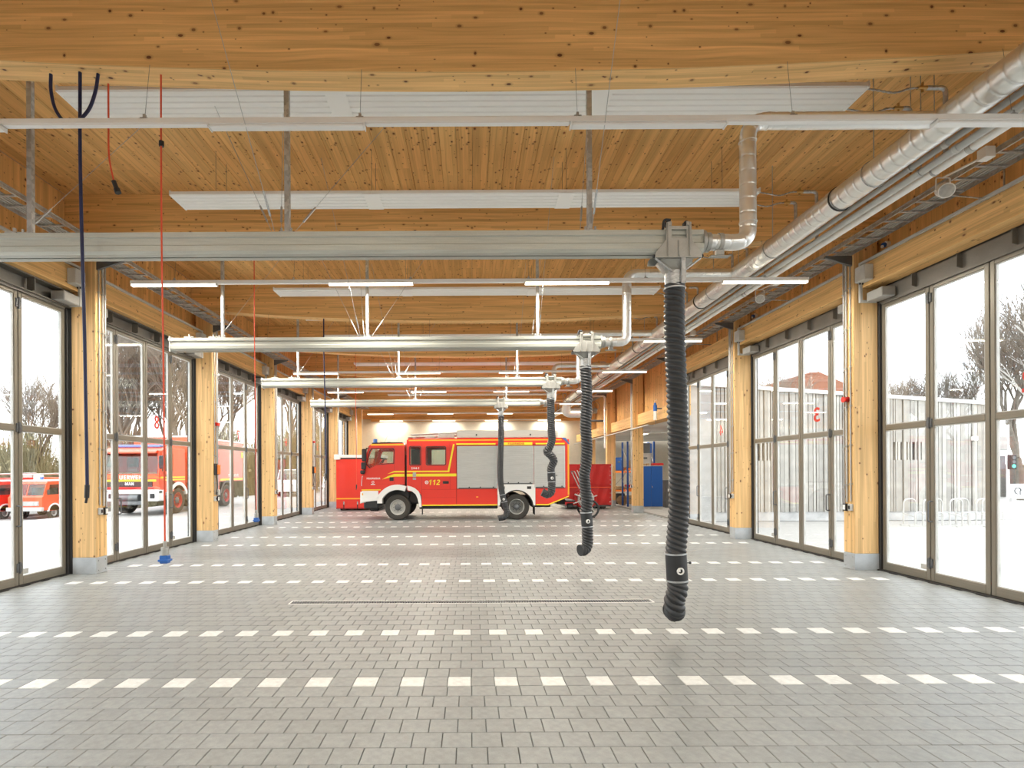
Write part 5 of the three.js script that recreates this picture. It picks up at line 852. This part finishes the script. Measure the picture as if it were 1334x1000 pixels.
// annex facade seen through the doors marked 2 to 4
{
  const f = thing('annex_facade', 'pale vertical batten facade of the annex beyond the bicycle racks', 'facade', [0, 0, -FAC], 0, null, 'structure');
  const x0 = DR + 0.22, xs = 8.42, x1 = 17.9;
  part(f, 'wall_core', extrude([[x0, 0], [x1, 0], [x1, annexTop(x1)], [x0, annexTop(x0)]], 0.26, { at: -0.3 }), M.claddingB);
  part(f, 'plain_panel', bx(x0, xs, 0, annexTop(x0) - 0.1, -0.04, 0.0, 0.004), M.facadeWhite, 'plain white panel'); part(f, 'panel_joint', bx(x0, xs, 2.95, 2.965, 0, 0.004), M.greyPaint);
  part(f, 'plinth', bx(xs, x1, 0, 0.32, -0.04, 0.01, 0.005), M.facadeWhite, 'white plinth');
  const battens = [[], []]; let x = xs; while (x < x1) { const w = [0.05, 0.08, 0.11, 0.14][Math.floor(rnd() * 4)], dp = rr(0.03, 0.09), lo = (x > 9.0 && x < 10.35) || (x > 14.6 && x < 15.6) ? null : 0.32; const i = rnd() < 0.55 ? 0 : 1; if (lo !== null) battens[i].push(bx(x, Math.min(x + w, x1), lo, annexTop(x) - 0.12, -0.04, dp)); else { battens[i].push(bx(x, x + w, 0.32, 2.1, -0.04, dp)); battens[i].push(bx(x, x + w, 2.72, annexTop(x) - 0.12, -0.04, dp)); if (w > 0.07) battens[0].push(bx(x, x + w * 0.6, 2.1, 2.72, -0.04, dp)); } x += w + rr(0.015, 0.03); }
  part(f, 'battens', battens[0], M.claddingA).userData.kind = 'stuff'; part(f, 'battens', battens[1], M.claddingB).userData.kind = 'stuff';
  part(f, 'vent_slots', [bx(9.0, 10.35, 2.1, 2.72, -0.039, -0.034), bx(14.6, 15.6, 2.1, 2.72, -0.039, -0.034)], M.blackPlastic, 'dark ventilation slots');
  part(f, 'coping', extrude([[x0 - 0.05, annexTop(x0 - 0.05) - 0.12], [x1 + 0.05, annexTop(x1) - 0.12], [x1 + 0.05, annexTop(x1)], [x0 - 0.05, annexTop(x0 - 0.05)]], 0.5, { bevel: 0.01, at: -0.36 }), M.white, 'white roof edge');
  part(f, 'side_wall', bx(x1 - 0.25, x1, 0, annexTop(x1) - 0.05, -17, -0.3), M.claddingB); part(f, 'annex_roof', bx(x0, x1, 3.95, 4.05, -17, -0.3), M.concrete);
  const dr = part(f, 'side_door', bx(13.95, 14.32, 0.02, 2.12, 0.05, 0.1, 0.008), M.white, 'white side door'); part(dr, 'door_handle', rod([14.27, 1.05, 0.1], [14.27, 1.05, 0.15], 0.015, 8), M.steelDark);
  part(f, 'wall_lamp', bx(17.35, 17.5, 2.75, 2.9, 0.05, 0.2, 0.02), M.white);
}
// ---------------------------------------------------------------- the yards outside
const slope = (x) => (x > -16.2 ? 0 : -1.05 * THREE.MathUtils.smoothstep(-x, 16.2, 25));
{
  const g = new THREE.PlaneGeometry(68, 110, 68, 1); g.rotateX(-Math.PI / 2); g.translate(DL - 0.1 - 34, -0.02, -30); const p = g.attributes.position; for (let i = 0; i < p.count; i++) p.setY(i, -0.02 + slope(p.getX(i))); g.computeVertexNormals();
  const uv = g.attributes.uv; for (let i = 0; i < uv.count; i++) uv.setXY(i, p.getX(i), p.getZ(i));
  struct('ground_yard', g, M.asphalt, 'pale paved yard where the outdoor fire engines stand', 'yard');
  struct('ground_forecourt', [bx(DR + 0.1, 90, -0.3, -0.02, -FAC, 30), bx(18, 90, -0.3, -0.02, -90, -FAC), bx(DL - 0.2, DR + 0.2, -0.3, -0.02, -BACK, 30)], M.asphalt, 'pale paved forecourt with bicycle racks', 'yard');
}
// ---- bare trees: recursive branching, thinner at each fork
function bareTree(seed, height, { spread = 0.55, levels = 6, lean = 0, r0 = 0.17, twigLen = 0.9, forks = 3, bark = M.bark, twig = M.twig } = {}) {
  seedState = seed; const wood = [], twigs = [];
  const tube = (a, b, ra, rb, n) => { const d = b.clone().sub(a), L = d.length(); const g = new THREE.CylinderGeometry(rb, ra, L, n, 1, true); g.applyQuaternion(new THREE.Quaternion().setFromUnitVectors(V(0, 1, 0), d.normalize())); g.translate((a.x + b.x) / 2, (a.y + b.y) / 2, (a.z + b.z) / 2); return flat(g); };
  const grow = (p, dir, len, r, lv) => {
    const steps = lv > 3 ? 3 : 2; let q = p.clone(), d = dir.clone();
    for (let i = 0; i < steps; i++) {
      const nx = q.clone().addScaledVector(d, len / steps), rn = r * 0.93;
      (lv >= 2 ? wood : twigs).push(tube(q, nx, r, rn, lv > 4 ? 8 : lv > 2 ? 5 : 3)); q = nx; r = rn; d.add(V(rr(-0.14, 0.14), rr(-0.04, 0.12), rr(-0.14, 0.14))).normalize();
      if (lv <= 3 && lv > 0) for (let e = 0; e < 2; e++) { const s = d.clone().add(V(rr(-1, 1), rr(-0.1, 0.6), rr(-1, 1)).multiplyScalar(0.8)).normalize(); grow(q, s, len * 0.6, Math.max(0.006, r * 0.5), Math.max(0, lv - 2)); }
    }
    if (lv <= 0) return;
    const n = lv > 1 ? forks : 2; for (let k = 0; k < n; k++) { const a = rr(0, 6.283), s = V(Math.cos(a), rr(0.1, 0.5), Math.sin(a)).multiplyScalar(spread * rr(0.7, 1.25)); grow(q, d.clone().add(s).normalize(), len * rr(0.74, 0.94), r * 0.74, lv - 1); }
  };
  grow(V(0, 0, 0), V(lean, 1, 0).normalize(), height * 0.15, r0, levels);
  return { wood: join(wood), twigs: join(twigs), bark, twig };
}
function plant(tree, label, x, y, z, turn, scale, name = 'bare_tree', group = 'bare trees') {
  const t = thing(name, label, 'tree', [x, y, z], turn, group); t.scale.setScalar(scale);
  part(t, 'trunk', tree.wood, tree.bark); part(t, 'twigs', tree.twigs, tree.twig).userData.kind = 'stuff'; return t;
}
{
  const A = bareTree(101, 12, { spread: 0.52, levels: 6 }), B = bareTree(202, 12, { spread: 0.44, levels: 6, lean: 0.12 }), D = bareTree(404, 11, { spread: 0.42, levels: 6, r0: 0.13, bark: M.birchBark, twig: M.bark });
  const yl = -1.07, put = (tree, label, x, z, turn, sc, name) => plant(tree, label, x, -0.05 + (x < 0 ? slope(x) : 0), z, turn, sc, name);
  // along the yard, behind the parked engines
  put(A, 'wide bare tree behind the small orange fire engine', -34, -41.5, 0.4, 1.3); put(B, 'leaning bare tree between the small fire engines and the big truck', -24.6, -39.5, 2.2, 1.45);
  put(B, 'bare tree rising straight behind the big red fire truck cab', -22.6, -33.5, 1.1, 1.55); put(A, 'bare tree behind the middle of the big red fire truck', -19.0, -36, 3.6, 1.6);
  put(A, 'bare tree behind the rear of the big red fire truck', -19.8, -42.5, 5.1, 1.5); put(B, 'bare tree at the yard end past the big red fire truck', -15.4, -43.5, 0.2, 1.5);
  put(A, 'distant bare tree at the yard end beyond the doors marked 5 and 6', -13.2, -50, 2.9, 1.4); put(B, 'bare tree in the hedge corner by the small red fire engine', -41.5, -44, 4.4, 1.2);
  put(B, 'slim bare tree beside the wide one behind the small engines', -29, -43.5, 5.2, 1.35); put(A, 'tall bare tree at the bend of the yard hedge', -24, -43, 0.9, 1.5);
  put(A, 'bare tree above the roof of the batten facade', 23.5, -40, 1.3, 1.1); put(D, 'pale birch beside the traffic lights', 28.6, -26.6, 0.3, 1.5, 'birch_tree'); put(B, 'dense bare tree right behind the traffic lights', 31.2, -30.4, 1.2, 1.35); put(D, 'second pale birch behind the traffic lights', 32, -34.8, 2.3, 1.2, 'birch_tree'); put(B, 'slender bare tree behind the brick wall', 34, -41, 2.0, 1.1);
}
// ---- hedge of twiggy bushes along the yard
{
  const b = (() => { seedState = 77; const l = []; for (let i = 0; i < 1100; i++) { const a = rr(0, 6.283), r0 = rr(0, 0.9), p = V(Math.cos(a) * r0, rr(0, 0.5), Math.sin(a) * r0), d = V(rr(-0.6, 0.6), rr(0.4, 1.2), rr(-0.6, 0.6)).normalize(); const L = rr(0.8, 2.1); l.push(new THREE.CylinderGeometry(0.008, 0.022, L, 3, 1, true).translate(0, L / 2, 0).applyQuaternion(new THREE.Quaternion().setFromUnitVectors(V(0, 1, 0), d)).translate(p.x, p.y, p.z)); if (i % 2) { const q = p.clone().addScaledVector(d, L * rr(0.3, 0.9)); const lf = new THREE.PlaneGeometry(rr(0.08, 0.2), rr(0.06, 0.14)); lf.rotateX(rr(0, 3)); lf.rotateY(rr(0, 3)); lf.translate(q.x, q.y, q.z); l.push(lf); } } return join(l); })();
  const spots = []; for (let i = 0; i < 20; i++) { const u = i / 19; spots.push([-46 + u * 32, -38.8 - u * 8]); }
  [[34.2, -31.4], [37.4, -31.4], [40.6, -31.4]].forEach(([x, z], i) => { const t = thing('twiggy_bush', 'olive twiggy bush before the brick wall across the road', 'bush', [x, -0.05, z], i * 2.1, 'bushes before the brick wall'); t.scale.set(1.1, 1.3, 0.6); part(t, 'branches', b, M.bush).userData.kind = 'stuff'; });
  spots.forEach(([x, z], i) => { const t = thing('twiggy_bush', i < 9 ? 'olive twiggy bush in the hedge behind the small fire engines' : i < 16 ? 'olive twiggy bush in the hedge behind the big red fire truck' : 'olive twiggy bush in the hedge at the yard end', 'bush', [x, -0.05 + slope(x), z], i * 1.7, i < 9 ? 'bushes behind the small fire engines' : i < 16 ? 'bushes behind the big truck' : 'bushes at the yard end'); t.scale.set(1.15, 1.9 + (i % 4) * 0.35, 1.15); part(t, 'branches', b, M.bush).userData.kind = 'stuff'; });
}
// ---- big off-road fire truck parked in the yard, seen from its front corner
{
  const t = thing('fire_truck', 'big off-road red fire truck with white bumper standing in the yard', 'fire truck', [-14.2, 0, -22.4], 0);   // local: front at z = 0, body towards -z, x from -1.25 to 1.25
  const side = [[0.0, 0.95], [0.02, 1.75], [-0.22, 2.72], [-0.5, 2.86], [-2.0, 2.86], [-2.05, 2.75], [-2.05, 1.0], [-1.98, 1.0], ...arc(-1.45, 0.6, 0.72, 40, 150, 8)];   // (z, y)
  const win = [[-0.2, 1.85], [-0.36, 2.55], [-1.05, 2.6], [-1.05, 1.85]];
  const cab = part(t, 'cab', [
    extrude(side, 0.06, { plane: 'zy', at: 1.16, bevel: 0.01, holes: [[...win].reverse()] }), extrude(side, 0.06, { plane: 'zy', at: -1.22, bevel: 0.01, holes: [[...win].reverse()] }),
    extrude([[0.0, 0.95], [0.02, 1.75], [-0.05, 1.75], [-0.07, 0.95]], 2.36, { plane: 'zy', at: -1.18 }), extrude([[-0.2, 2.62], [-0.22, 2.72], [-0.5, 2.86], [-2.0, 2.86], [-2.04, 2.76], [-1.95, 2.78], [-0.52, 2.78], [-0.28, 2.64]], 2.36, { plane: 'zy', at: -1.18 }),
    bx(-1.18, 1.18, 1.0, 2.8, -2.05, -1.99), bx(-1.18, 1.18, 1.3, 1.35, -2.0, -0.05), bx(-1.18, -1.09, 1.75, 2.68, -0.2, -0.12), bx(1.09, 1.18, 1.75, 2.68, -0.2, -0.12),
  ], M.orangeRed, 'red driver cab');
  part(cab, 'windscreen', extrude([[0.02, 1.75], [0.03, 1.75], [-0.195, 2.64], [-0.205, 2.64]], 2.3, { plane: 'zy', at: -1.15 }), M.carGlass);
  part(cab, 'dashboard', bx(-1.1, 1.1, 1.45, 1.78, -0.45, -0.08, 0.04), M.seat); for (const x of [-0.7, 0.7]) part(cab, 'seat', [bx(x - 0.25, x + 0.25, 1.36, 1.75, -1.3, -0.8, 0.05), bx(x - 0.24, x + 0.24, 1.75, 2.45, -1.4, -1.25, 0.05)], M.seat);
  for (const s of [-1, 1]) { part(cab, 'side_window', extrude(win, 0.01, { plane: 'zy', at: s * 1.19 - 0.005 }), M.carGlass, 'side window glass'); part(cab, 'mirror', [bx(s * 1.26, s * 1.5, 1.95, 2.5, 0.02, 0.12, 0.03), rod([s * 1.2, 2.5, -0.1], [s * 1.36, 2.45, 0.06], 0.02, 6)], M.blackPlastic); }
  part(cab, 'grille', [bx(-0.95, 0.95, 1.2, 1.42, 0.0, 0.035, 0.01)], M.blackPlastic, 'black grille'); part(cab, 'grille_bar', bx(-1.0, 1.0, 1.1, 1.18, 0.0, 0.03, 0.008), M.darkRed);
  part(cab, 'lettering', letters('FEUERWEHR', 0.17, 0.006).translate(0, 1.60, 0.018), M.white, 'white lettering FEUERWEHR'); part(cab, 'badge', letters('MAN', 0.12, 0.006).translate(0, 1.33, 0.036), M.chrome, 'chrome letters on the grille'); part(cab, 'stripe', bx(-1.1, 1.1, 1.425, 1.50, 0.005, 0.022), M.yellow, 'yellow green stripe');
  part(cab, 'side_stripe', [bx(1.215, 1.228, 1.55, 1.62, -2.0, -0.1), bx(1.215, 1.228, 1.45, 1.5, -2.0, -0.3)], M.yellow); part(cab, 'beacon', [bx(-1.0, 1.0, 2.86, 2.99, -0.75, -0.5, 0.03)], M.blueLamp, 'blue light bar'); part(cab, 'sun_visor', extrude([[-0.12, 2.62], [0.05, 2.6], [0.05, 2.66], [-0.14, 2.74]], 2.2, { plane: 'zy', at: -1.1 }), M.orangeRed);
  const b = part(t, 'bumper', [bx(-1.25, -0.55, 0.6, 1.08, -0.4, 0.12, 0.05), bx(0.55, 1.25, 0.6, 1.08, -0.4, 0.12, 0.05), bx(-1.25, 1.25, 0.9, 1.08, -0.2, 0.1, 0.04)], M.white, 'white bumper'); for (const s of [-1, 1]) part(b, 'headlamp', [bx(s * 0.7 - 0.12, s * 0.7 + 0.12, 0.72, 0.92, 0.11, 0.14, 0.02), bx(s * 1.0 - 0.1, s * 1.0 + 0.1, 0.72, 0.92, 0.11, 0.14, 0.02)], M.blackPlastic);
  part(b, 'winch', [rod([-0.4, 0.75, 0.05], [0.4, 0.75, 0.05], 0.13, 14), bx(-0.55, 0.55, 0.45, 0.62, -0.1, 0.1, 0.02)], M.steelDark); part(t, 'chassis', [bx(-0.5, 0.5, 0.6, 1.0, -8.0, -0.2), bx(-1.1, 1.1, 0.55, 1.1, -4.6, -2.3, 0.05)], M.blackPlastic);
  const wy = 0.57; for (const [z, tw] of [[-1.45, false], [-6.2, false]]) for (const s of [-1, 1]) { const w = wheelParts(t, s * 1.04, wy, z, 0.57, 0.38, 1, tw, M.darkRed); w.rotation.y = s * Math.PI / 2; }
  part(t, 'wing', [1, -1].map((s) => extrude([...arc(-1.45, 0.58, 0.8, 20, 160, 12), ...arc(-1.45, 0.58, 0.66, 160, 20, 12)], 0.42, { plane: 'zy', at: s > 0 ? 0.84 : -1.26 })), M.white, 'white front wing'); part(t, 'wing', [1, -1].map((s) => extrude([...arc(-6.2, 0.58, 0.8, 10, 170, 12), ...arc(-6.2, 0.58, 0.68, 170, 10, 12)], 0.42, { plane: 'zy', at: s > 0 ? 0.84 : -1.26 })), M.blackPlastic);
  const body = part(t, 'body', [bx(-1.25, 1.25, 1.3, 3.42, -8.2, -2.25, 0.03), bx(-1.25, 1.25, 0.8, 1.3, -5.3, -2.35, 0.02)], M.orangeRed, 'red box body'); part(body, 'roof_edge', [bx(-1.27, 1.27, 3.4, 3.48, -8.22, -2.23, 0.02)], M.white, 'white roof edge'); part(body, 'shutter', [bx(1.25, 1.262, 1.45, 3.0, -5.1, -3.9, 0.004), bx(1.25, 1.262, 1.45, 3.0, -3.7, -2.5, 0.004)], M.orange); part(body, 'emblem', (() => { const e = new THREE.TorusGeometry(0.2, 0.03, 6, 20); e.rotateY(Math.PI / 2); e.translate(1.27, 2.5, -3.1); return [flat(e), bx(1.262, 1.272, 1.9, 2.05, -3.4, -2.8)]; })(), M.white); part(body, 'rear_band', [bx(1.25, 1.262, 1.36, 1.46, -8.1, -5.4), bx(1.25, 1.262, 2.6, 2.9, -8.15, -7.95)], M.yellow);
  part(body, 'lettering', letters('FEUERWEHR', 0.16, 0.006).rotateY(Math.PI / 2).translate(1.256, 1.62, -6.9), M.white);
}
// ---- two small forward-control fire engines farther down the yard
{
  const make = (paint, label) => {
    const t = thing('small_fire_engine', label, 'fire truck', [0, 0, 0], 0, 'small fire engines'), y = 0;
    const side = [[0.0, 0.55], [0.04, 1.35], [-0.1, 1.45], [-0.32, 2.2], [-0.42, 2.3], [-2.0, 2.35], [-2.0, 0.5], [-1.32, 0.5], ...arc(-0.95, 0.42, 0.44, 10, 170, 8)];
    const win = [[-0.5, 1.5], [-0.58, 2.12], [-1.35, 2.14], [-1.35, 1.5]];
    const cab = part(t, 'cab', [
      extrude(side, 0.05, { plane: 'zy', at: 1.0, bevel: 0.008, holes: [[...win].reverse()] }), extrude(side, 0.05, { plane: 'zy', at: -1.05, bevel: 0.008, holes: [[...win].reverse()] }),
      extrude([[0.0, 0.55], [0.04, 1.35], [-0.1, 1.46], [-0.16, 1.4], [-0.05, 1.3], [-0.06, 0.55]], 2.02, { plane: 'zy', at: -1.01 }), extrude([[-0.3, 2.17], [-0.32, 2.2], [-0.42, 2.3], [-2.0, 2.35], [-2.0, 2.29], [-0.44, 2.24], [-0.36, 2.16]], 2.02, { plane: 'zy', at: -1.01 }),
      bx(-1.01, 1.01, 0.6, 2.32, -2.0, -1.95), bx(-1.01, 1.01, 0.9, 0.95, -1.95, -0.06), bx(-1.08, 1.08, 0.6, 2.55, -5.4, -2.0, 0.03),
    ], paint, 'painted cab and body');
    part(cab, 'windscreen', extrude([[-0.1, 1.45], [-0.09, 1.45], [-0.305, 2.18], [-0.315, 2.18]], 2.0, { plane: 'zy', at: -1.0 }), M.carGlass, 'wide windscreen'); part(cab, 'windscreen_bar', extrude([[-0.1, 1.45], [-0.08, 1.45], [-0.295, 2.18], [-0.325, 2.18]], 0.05, { plane: 'zy', at: -0.025 }), paint);
    part(cab, 'seat', [bx(-0.85, 0.85, 0.96, 1.25, -1.5, -0.95, 0.04), bx(-0.85, 0.85, 1.25, 1.9, -1.62, -1.48, 0.04)], M.seat); part(cab, 'dashboard', bx(-0.95, 0.95, 1.1, 1.42, -0.4, -0.17, 0.03), M.seat);
    for (const s of [-1, 1]) part(cab, 'side_window', extrude(win, 0.01, { plane: 'zy', at: s * 1.025 - 0.005 }), M.carGlass, 'side window glass');
    part(cab, 'roof', bx(-1.0, 1.0, 2.30, 2.42, -2.0, -0.45, 0.05), M.white, 'pale roof'); part(cab, 'grille', bx(-0.85, 0.85, 0.82, 1.1, 0.0, 0.05, 0.02), M.greyPaint, 'grey grille'); for (const s of [-1, 1]) part(cab, 'headlamp', rod([s * 0.72, 0.96, 0.04], [s * 0.72, 0.96, 0.08], 0.1, 16), M.chrome);
    part(cab, 'bumper', bx(-1.08, 1.08, 0.5, 0.74, -0.1, 0.16, 0.03), M.lightGrey, 'grey bumper'); part(cab, 'number_plate', bx(-0.26, 0.26, 0.56, 0.67, 0.16, 0.17), M.white); part(cab, 'beacon', rod([0.45, 2.42, -0.7], [0.45, 2.6, -0.7], 0.1, 14), M.blueLamp, 'blue beacon');
    part(cab, 'ladder', [rod([-0.7, 2.75, -0.2], [-0.7, 2.85, -5], 0.035, 6), rod([-0.3, 2.75, -0.2], [-0.3, 2.85, -5], 0.035, 6), ...Array.from({ length: 14 }, (_, i) => rod([-0.7, 2.76, -0.3 - i * 0.33], [-0.3, 2.76, -0.3 - i * 0.33], 0.02, 5)), bx(-0.8, -0.2, 2.4, 2.75, -1.7, -1.6), bx(-0.8, -0.2, 2.5, 2.8, -4.6, -4.5)], M.lightGrey, 'silver roof ladder');
    part(cab, 'wing', [1, -1].map((s) => extrude([...arc(-0.95, 0.42, 0.54, 5, 175, 12), ...arc(-0.95, 0.42, 0.45, 175, 5, 12)], 0.1, { plane: 'zy', at: s > 0 ? 0.98 : -1.08 })), M.white, 'pale wheel arch');
    for (const z of [-0.95, -4.0]) for (const s of [-1, 1]) { const w = wheelParts(t, s * 0.92, 0.37, z, 0.37, 0.24, 1, false); w.rotation.y = s * Math.PI / 2; }
    part(cab, 'mirror', [bx(1.1, 1.28, 1.5, 1.8, -0.35, -0.28, 0.02), rod([1.05, 1.85, -0.4], [1.2, 1.78, -0.32], 0.015, 5)], M.blackPlastic); return t;
  };
  const a = make(M.orangeRed, 'small orange fire engine with silver roof ladder parked in the yard'); a.position.set(-27.35, slope(-27), -33.0);
  const b = make(M.red, 'small red fire engine parked beside the small orange one'); b.position.set(-30.1, slope(-30), -32.6);
}
// ---- vehicle shapes at the end of the yard: white van and red sign boards
{
  const t = thing('parked_van', 'white van with red band parked at the far end of the yard', 'van', [-13.2, 0, -39], 0.1);
  const side = [[0, 0.35], [0, 1.0], [-0.5, 1.2], [-1.1, 1.95], [-5, 2.0], [-5, 0.35]], win = [[-0.85, 1.25], [-1.25, 1.8], [-1.9, 1.8], [-1.9, 1.25]];
  part(t, 'body', [extrude(side, 0.05, { plane: 'zy', at: 0.9, bevel: 0.01, holes: [[...win].reverse()] }), extrude(side, 0.05, { plane: 'zy', at: -0.95, bevel: 0.01, holes: [[...win].reverse()] }), extrude([[0, 0.35], [0, 1.0], [-0.5, 1.2], [-0.56, 1.15], [-0.08, 0.95], [-0.08, 0.35]], 1.82, { plane: 'zy', at: -0.91 }), extrude([[-1.08, 1.92], [-1.1, 1.95], [-5, 2.0], [-5, 1.93], [-1.14, 1.88]], 1.82, { plane: 'zy', at: -0.91 }), bx(-0.91, 0.91, 0.35, 1.95, -5, -4.94), bx(-0.91, 0.91, 0.4, 0.46, -4.95, -0.08), bx(-0.91, 0.91, 0.5, 1.9, -2.3, -2.25)], M.white, 'white van body');
  part(t, 'band', [bx(0.948, 0.958, 0.7, 0.95, -4.9, -0.6), bx(-0.958, -0.948, 0.7, 0.95, -4.9, -0.6)], M.signRed, 'red band'); part(t, 'windscreen', extrude([[-0.5, 1.2], [-0.49, 1.21], [-1.075, 1.93], [-1.085, 1.92]], 1.8, { plane: 'zy', at: -0.9 }), M.carGlass); for (const s of [-1, 1]) part(t, 'side_window', extrude(win, 0.01, { plane: 'zy', at: s * 0.925 - 0.005 }), M.carGlass);
  part(t, 'seat', [bx(-0.75, 0.75, 0.46, 0.9, -1.9, -1.4, 0.04), bx(-0.75, 0.75, 0.9, 1.6, -2.05, -1.9, 0.04)], M.seat);
  for (const z of [-0.8, -4.1]) for (const s of [-1, 1]) { const w = wheelParts(t, s * 0.85, 0.33, z, 0.33, 0.2, 1, false); w.rotation.y = s * Math.PI / 2; }
}
// ---- forecourt: bicycle racks, traffic lights, sign, brick wall, tiled roof
{
  let first = null; const group = 'bicycle racks';
  for (let i = 0; i < 7; i++) {
    if (!first) { first = thing('bicycle_rack', 'galvanised arched bicycle rack before the batten facade', 'bicycle rack', [0, 0, 0], 0, group); part(first, 'hoop', sweep(fillet([[-0.2, 0, 0], [-0.2, 0.85, 0], [0.2, 0.85, 0], [0.2, 0, 0]], 0.18, 8), 0.022, 8), M.lightGrey); part(first, 'inner_hoop', sweep(fillet([[-0.12, 0, 0.35], [-0.12, 0.45, 0.35], [0.12, 0.45, 0.35], [0.12, 0, 0.35]], 0.1, 8), 0.016, 8), M.lightGrey); part(first, 'ground_rail', [bx(-0.3, 0.3, 0, 0.03, -0.03, 0.03), bx(-0.3, 0.3, 0, 0.03, 0.32, 0.38), rod([-0.2, 0.4, 0], [-0.12, 0.3, 0.35], 0.012, 6)], M.lightGrey); }
    const r = i ? copyOf(first) : first; r.position.set(14.05 + i * 0.42 * (i % 2 ? 1 : 1), -0.02, -17.2 + (i % 2) * 0.25);
  }
  const t = thing('traffic_light', 'traffic light post with two signal heads at the road', 'traffic light', [29.6, -0.02, -29.6]);
  part(t, 'post', rod([0, 0, 0], [0, 4.2, 0], 0.07, 10), M.white); const h = part(t, 'signal_head', bx(-0.1, 0.26, 1.75, 2.55, 0.05, 0.25, 0.03), M.blackPlastic); part(h, 'green_lens', rod([0.08, 1.92, 0.25], [0.08, 1.92, 0.27], 0.09, 14), M.greenLamp, 'lit green arrow lens'); part(h, 'dark_lens', [rod([0.08, 2.15, 0.25], [0.08, 2.15, 0.27], 0.09, 14), rod([0.08, 2.38, 0.25], [0.08, 2.38, 0.27], 0.09, 14)], M.steelDark);
  part(t, 'upper_head', bx(-0.55, -0.1, 2.8, 3.6, -0.1, 0.1, 0.04), M.greyPaint); part(t, 'second_head', bx(-0.6, -0.3, 1.75, 2.5, 0.0, 0.2, 0.03), M.steelDark);
  const s = thing('road_sign', 'low white road sign board beside the traffic light post', 'sign', [29.7, -0.02, -29.2]); part(s, 'board', bx(-0.55, 0.6, 0.15, 0.95, -0.03, 0.03, 0.01), M.white); part(s, 'post', [bx(-0.4, -0.34, 0, 0.2, -0.03, 0.03), bx(0.4, 0.46, 0, 0.2, -0.03, 0.03)], M.greyPaint); const ring = new THREE.TorusGeometry(0.17, 0.03, 6, 18, 4.6); ring.translate(0.0, 0.58, 0.035); part(s, 'mark', [flat(ring), bx(0.1, 0.16, 0.35, 0.6, 0.03, 0.036)], M.steelDark, 'dark curved mark');
  const w = thing('brick_wall', 'low red brick wall across the road', 'wall', [31.5, -0.02, -34], 0, null, 'structure'); part(w, 'core', bx(-1.0, 6, 0, 2.0, -0.24, -0.02), M.paverBed); const br = bx(0, 0.24, 0, 0.07, -0.1, 0, 0.004); for (let j = 0; j < 16; j++) for (let i = 0; i < 10; i++) { const m = new THREE.Mesh(br, M.brick); m.name = 'brick'; m.position.set(-1.0 + i * 0.25 + (j % 2) * 0.125, 0.03 + j * 0.08 + 0.5, 0); w.add(m); } part(w, 'coping', bx(-1.05, 6, 1.98, 2.06, -0.3, 0.06, 0.01), M.concrete);
  const r = thing('tiled_house', 'house with red brown tiled gable roof beyond the annex', 'house', [30.5, -0.02, -50]); part(r, 'house_wall', bx(-5, 6, 0, 8.5, -8, 0), M.facadeWhite); const roof = part(r, 'tiled_roof', extrude([[-5.6, 8.4], [1.6, 10.8], [7, 8.4]], 9, { at: -8.5 }), M.roofTile, 'red brown tiled roof'); for (let i = 0; i < 9; i++) { const x = -5.6 + i * 0.8, y = 8.4 + (x + 5.6) * 0.333; part(roof, 'tile_course', bx(x, x + 0.75, y + 0.03, y + 0.2, -8.5, 0.55, 0.02), M.roofTile); }
}
scene.updateMatrixWorld(true);
renderer.render(scene, camera);
